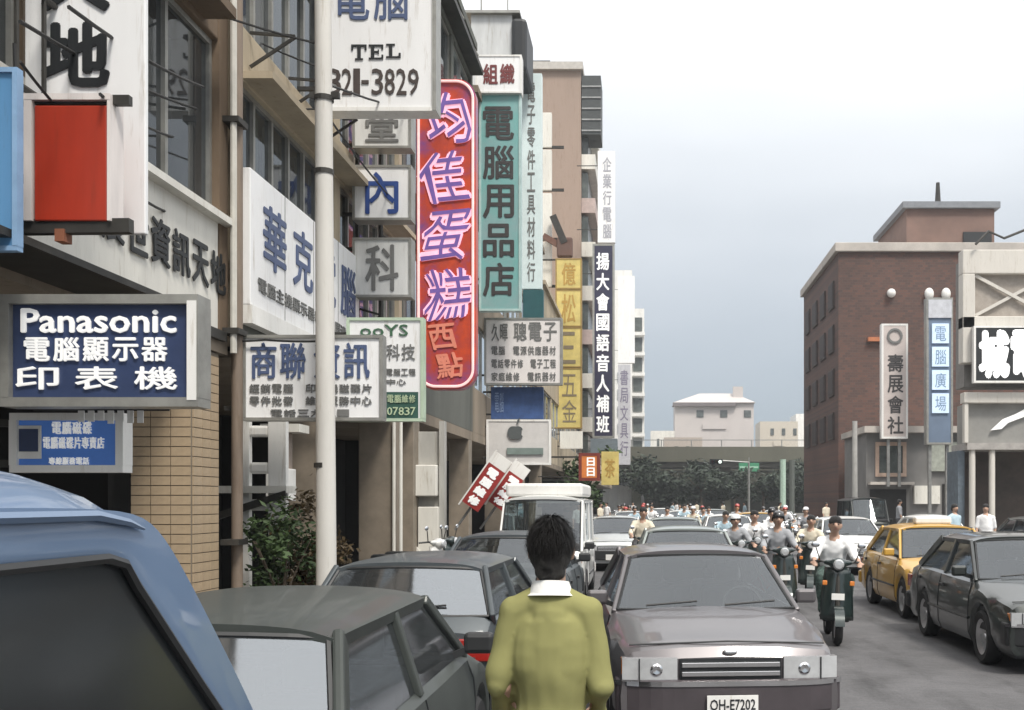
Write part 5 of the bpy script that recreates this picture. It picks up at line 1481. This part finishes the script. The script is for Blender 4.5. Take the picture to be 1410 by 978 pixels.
for k, (x, y) in enumerate(((-2.6,42),(-2.2,52),(1.9,80),(3.2,84),(5.5,78),(7.4,82),(-1.0,82),(8.6,70),(0.4,90),(2.6,92),(4.4,95),(6.6,93),(-2.4,66),(9.9,60))):
    walker('distant pedestrian in a %s shirt crossing the street end below the flyover' % ('white','cream','pale blue')[k % 3], (x, y, 0), R(k*57), (wshirt, MATS['cream_shirt'], MATS['pale_blue_shirt'])[k % 3], trous, 'distant pedestrians below the flyover')
# ------------------------------------------------------------------ plants and trees
leafm = M('leaf_green', (.04,.075,.02), .7, var=.5, scale=3)
leafd = M('leaf_dark', (.03,.045,.028), .7, var=.4, scale=1)
leafo = M('leaf_olive', (.085,.055,.02), .7, var=.5, scale=3)
bark = M('bark', (.09,.07,.05), .9, var=.4, bump=.4)
def foliage(mb, c, rad, n, size, rs):
    cl = [Vector((rs.gauss(0,.5)*rad[0], rs.gauss(0,.5)*rad[1], rs.gauss(0,.45)*rad[2])) for _ in range(14)]
    for _ in range(n):
        p = Vector(c)+rs.choice(cl)+Vector((rs.gauss(0,.2)*rad[0], rs.gauss(0,.2)*rad[1], rs.gauss(0,.2)*rad[2]))
        a = Vector((rs.uniform(-1,1), rs.uniform(-1,1), rs.uniform(-.6,.6))).normalized(); b = a.cross(Vector((rs.uniform(-1,1), rs.uniform(-1,1), rs.uniform(-1,1)))).normalized()
        s = size*rs.uniform(.6,1.3)
        mb.poly([p-a*s, p-b*s*.4, p+a*s, p+b*s*.4])
rs = random.Random(5)
def tree(label, loc, h, rad, n, size, m, group='trees below the flyover'):
    t = thing('tree', label, 'tree', loc, 0, group)
    tr = MB(); tr.tube([(0,0,0),(.1,0,h*.4),(.0,.1,h*.75)],[h*.035,h*.026,h*.012],8)
    for k in range(5):
        a = k*1.26; tr.tube([(0.08,0,h*.38+k*.04*h),(math.cos(a)*rad*.6,math.sin(a)*rad*.6,h*.62+k*.05*h)],[h*.014,h*.005],6)
    tr.build('trunk', bark, t)
    f = MB(); foliage(f, (0,0,h*rs.uniform(.56,.7)), (rad*rs.uniform(.9,1.3),rad,h*rs.uniform(.26,.36)), n, size, rs); f.build('crown', m, t)
for k, (px, Y, h, rad) in enumerate(((890,128,6.0,3.2),(925,135,5.2,3.0),(965,125,5.6,3.4),(1010,132,6.0,3.6),(1050,126,6.2,3.4),(1092,135,6.5,3.2),(1128,120,5.0,2.4))):
    tree(['tree in dark leaf at the left end below the flyover','lower dark tree below the flyover left of the traffic light','tree in dark leaf behind the traffic light','broad dark tree below the flyover under the pink house','dark tree beneath the green road sign','tall dark tree at the brick building corner below the flyover','small dark tree before the brick building facade'][k], (wx(px,Y), Y, 0), h*rs.uniform(.85,1.08), rad, 2600, .34, leafd)
tree('street tree with brownish leaves among the far left shop signs', (-3.6, 58, .14), 4.2, 1.5, 900, .22, leafm, 'kerb trees')
def potted(label, loc, m, seed, h=1.0):
    r_ = random.Random(seed)
    p = thing('potted_plant', label, 'plant', loc, 0, 'potted plants under the arcade')
    MB().lathe([(.001,0),(.14,0),(.2,.36),(.22,.36),(.22,.40),(.18,.40),(.17,.33),(.001,.33)],'z',18).build('pot', M('clay_pot',(.3,.16,.1),.8,var=.3), p, smooth=True)
    s = MB()
    for k in range(9):
        a = r_.uniform(0,6.28); s.tube([(0,0,.33),(math.cos(a)*.1,math.sin(a)*.1,.33+h*.4),(math.cos(a)*.3,math.sin(a)*.3,.33+h*.8)],[.014,.01,.005],5)
    s.build('stem', bark, p)
    f = MB(); foliage(f, (0,0,.40+h*.62), (.40,.40,h*.42), 1500, .05, r_); f.build('foliage', m, p)
potted('bushy green potted plant beside the tan tiled column', (-3.98, 11.9, .14), leafm, 3, 1.12)
potted('potted plant with brownish upper leaves next to the bushy green one', (-3.75, 12.4, .14), leafo, 8, 1.15)

# ------------------------------------------------------------------ clutter under the arcade
gm_ = M('grey_cabinet', (.42,.41,.38), .6, var=.2, streak=True)
cb1 = thing('meter_box', 'pale grey metal meter box on a panel beside the grey tiled column', 'meter box', (wx(588,21), 21.0, .14))
MB().box(-.3,.28,.05,.2,.9,3.0).build('back_panel', gm_, cb1, bevel=.01)
MB().box(-.36,.22,-.2,.05,1.75,2.35).build('box', offwhite, cb1, bevel=.02)
MB().box(-.16,.24,-.1,.05,.4,1.55).build('lower_cabinet', offwhite, cb1, bevel=.02)
MB().box(.24,.34,-.05,.2,0,3.2).build('post', gm_, cb1)
MB().beam((-.3,-.1,.9),(.0,-.1,.45),.05,.08).build('lever', offwhite, cb1)
cy_ = thing('conduit', 'pair of pale vertical conduits on the grey tiled column', 'conduit', (wx(551,19.4), 18.92, .14))
for k in range(2):
    MB().tube([(k*.12,0,0),(k*.12,0,3.1)],.03,8).build('pipe', offwhite, cy_, smooth=True)
rk = thing('display_rack', 'white shop rack with oval cutouts under the white computer sign', 'rack', (wx(362,12.4), 12.4, .14))
MB().box(-.28,-.16,0,.1,.2,3.1).build('upright', white, rk); MB().box(.06,.26,0,.1,.2,3.1).build('upright', white, rk)
for k in range(5):
    MB().box(-.16,.06,.01,.09,1.55+k*.42,1.68+k*.42).build('cross_piece', white, rk, bevel=.03)
MB().box(-.75,.3,-.1,.25,1.75,1.83).build('shelf', offwhite, rk)
MB().beam((-.75,-.1,1.4),(.3,-.1,1.74),.06,.08).build('brace', darksteel, rk)
ct = thing('carton', 'white carton pinned to the grey column under the white computer sign', 'carton', (wx(388,13.6), 13.6, 1.7))
MB().box(-.15,.13,-.15,.15,.1,.5).build('box', white, ct, bevel=.01)
MB().box(-.2,.28,-.2,.2,.95,1.05).build('shelf', offwhite, ct)
MB().box(-.12,.1,-.1,.1,.5,.95).build('poster', M('brown_paper',(.3,.24,.2),.8), ct)
MB().beam((.2,.21,1.0),(-.6,.21,1.0),.04,.04).build('wall_bar', darksteel, ct)
# parked scooters at the kerb under the arcade
for k, (x, y, r_, m_, lab) in enumerate(((-3.62, 17.0, 70, sc_white, 'white scooter parked at the kerb between the pole and the grey tiled column'), (-3.62, 18.0, 74, sc_paint, 'dark scooter parked beside the white one at the kerb'))):
    s = thing('parked_scooter', lab, 'scooter', (x, y, .14), R(r_), 'scooters parked at the kerb')
    scooter_parts(s, m_)

# ------------------------------------------------------------------ haze in the air
hz = MB().box(-130, 130, -40, 262, -1.0, 46)
hz = hz.build('haze', None)
hm_ = bpy.data.materials.new('haze'); hm_.use_nodes = True
ht = hm_.node_tree; ht.nodes.clear()
ho = ht.nodes.new('ShaderNodeOutputMaterial'); hv = ht.nodes.new('ShaderNodeVolumePrincipled')
hv.inputs['Color'].default_value = (.86, .9, .95, 1); hv.inputs['Density'].default_value = .0007; hv.inputs['Anisotropy'].default_value = .2
ht.links.new(hv.outputs[0], ho.inputs['Volume'])
hz.data.materials.append(hm_)
tag(hz, kind='stuff')
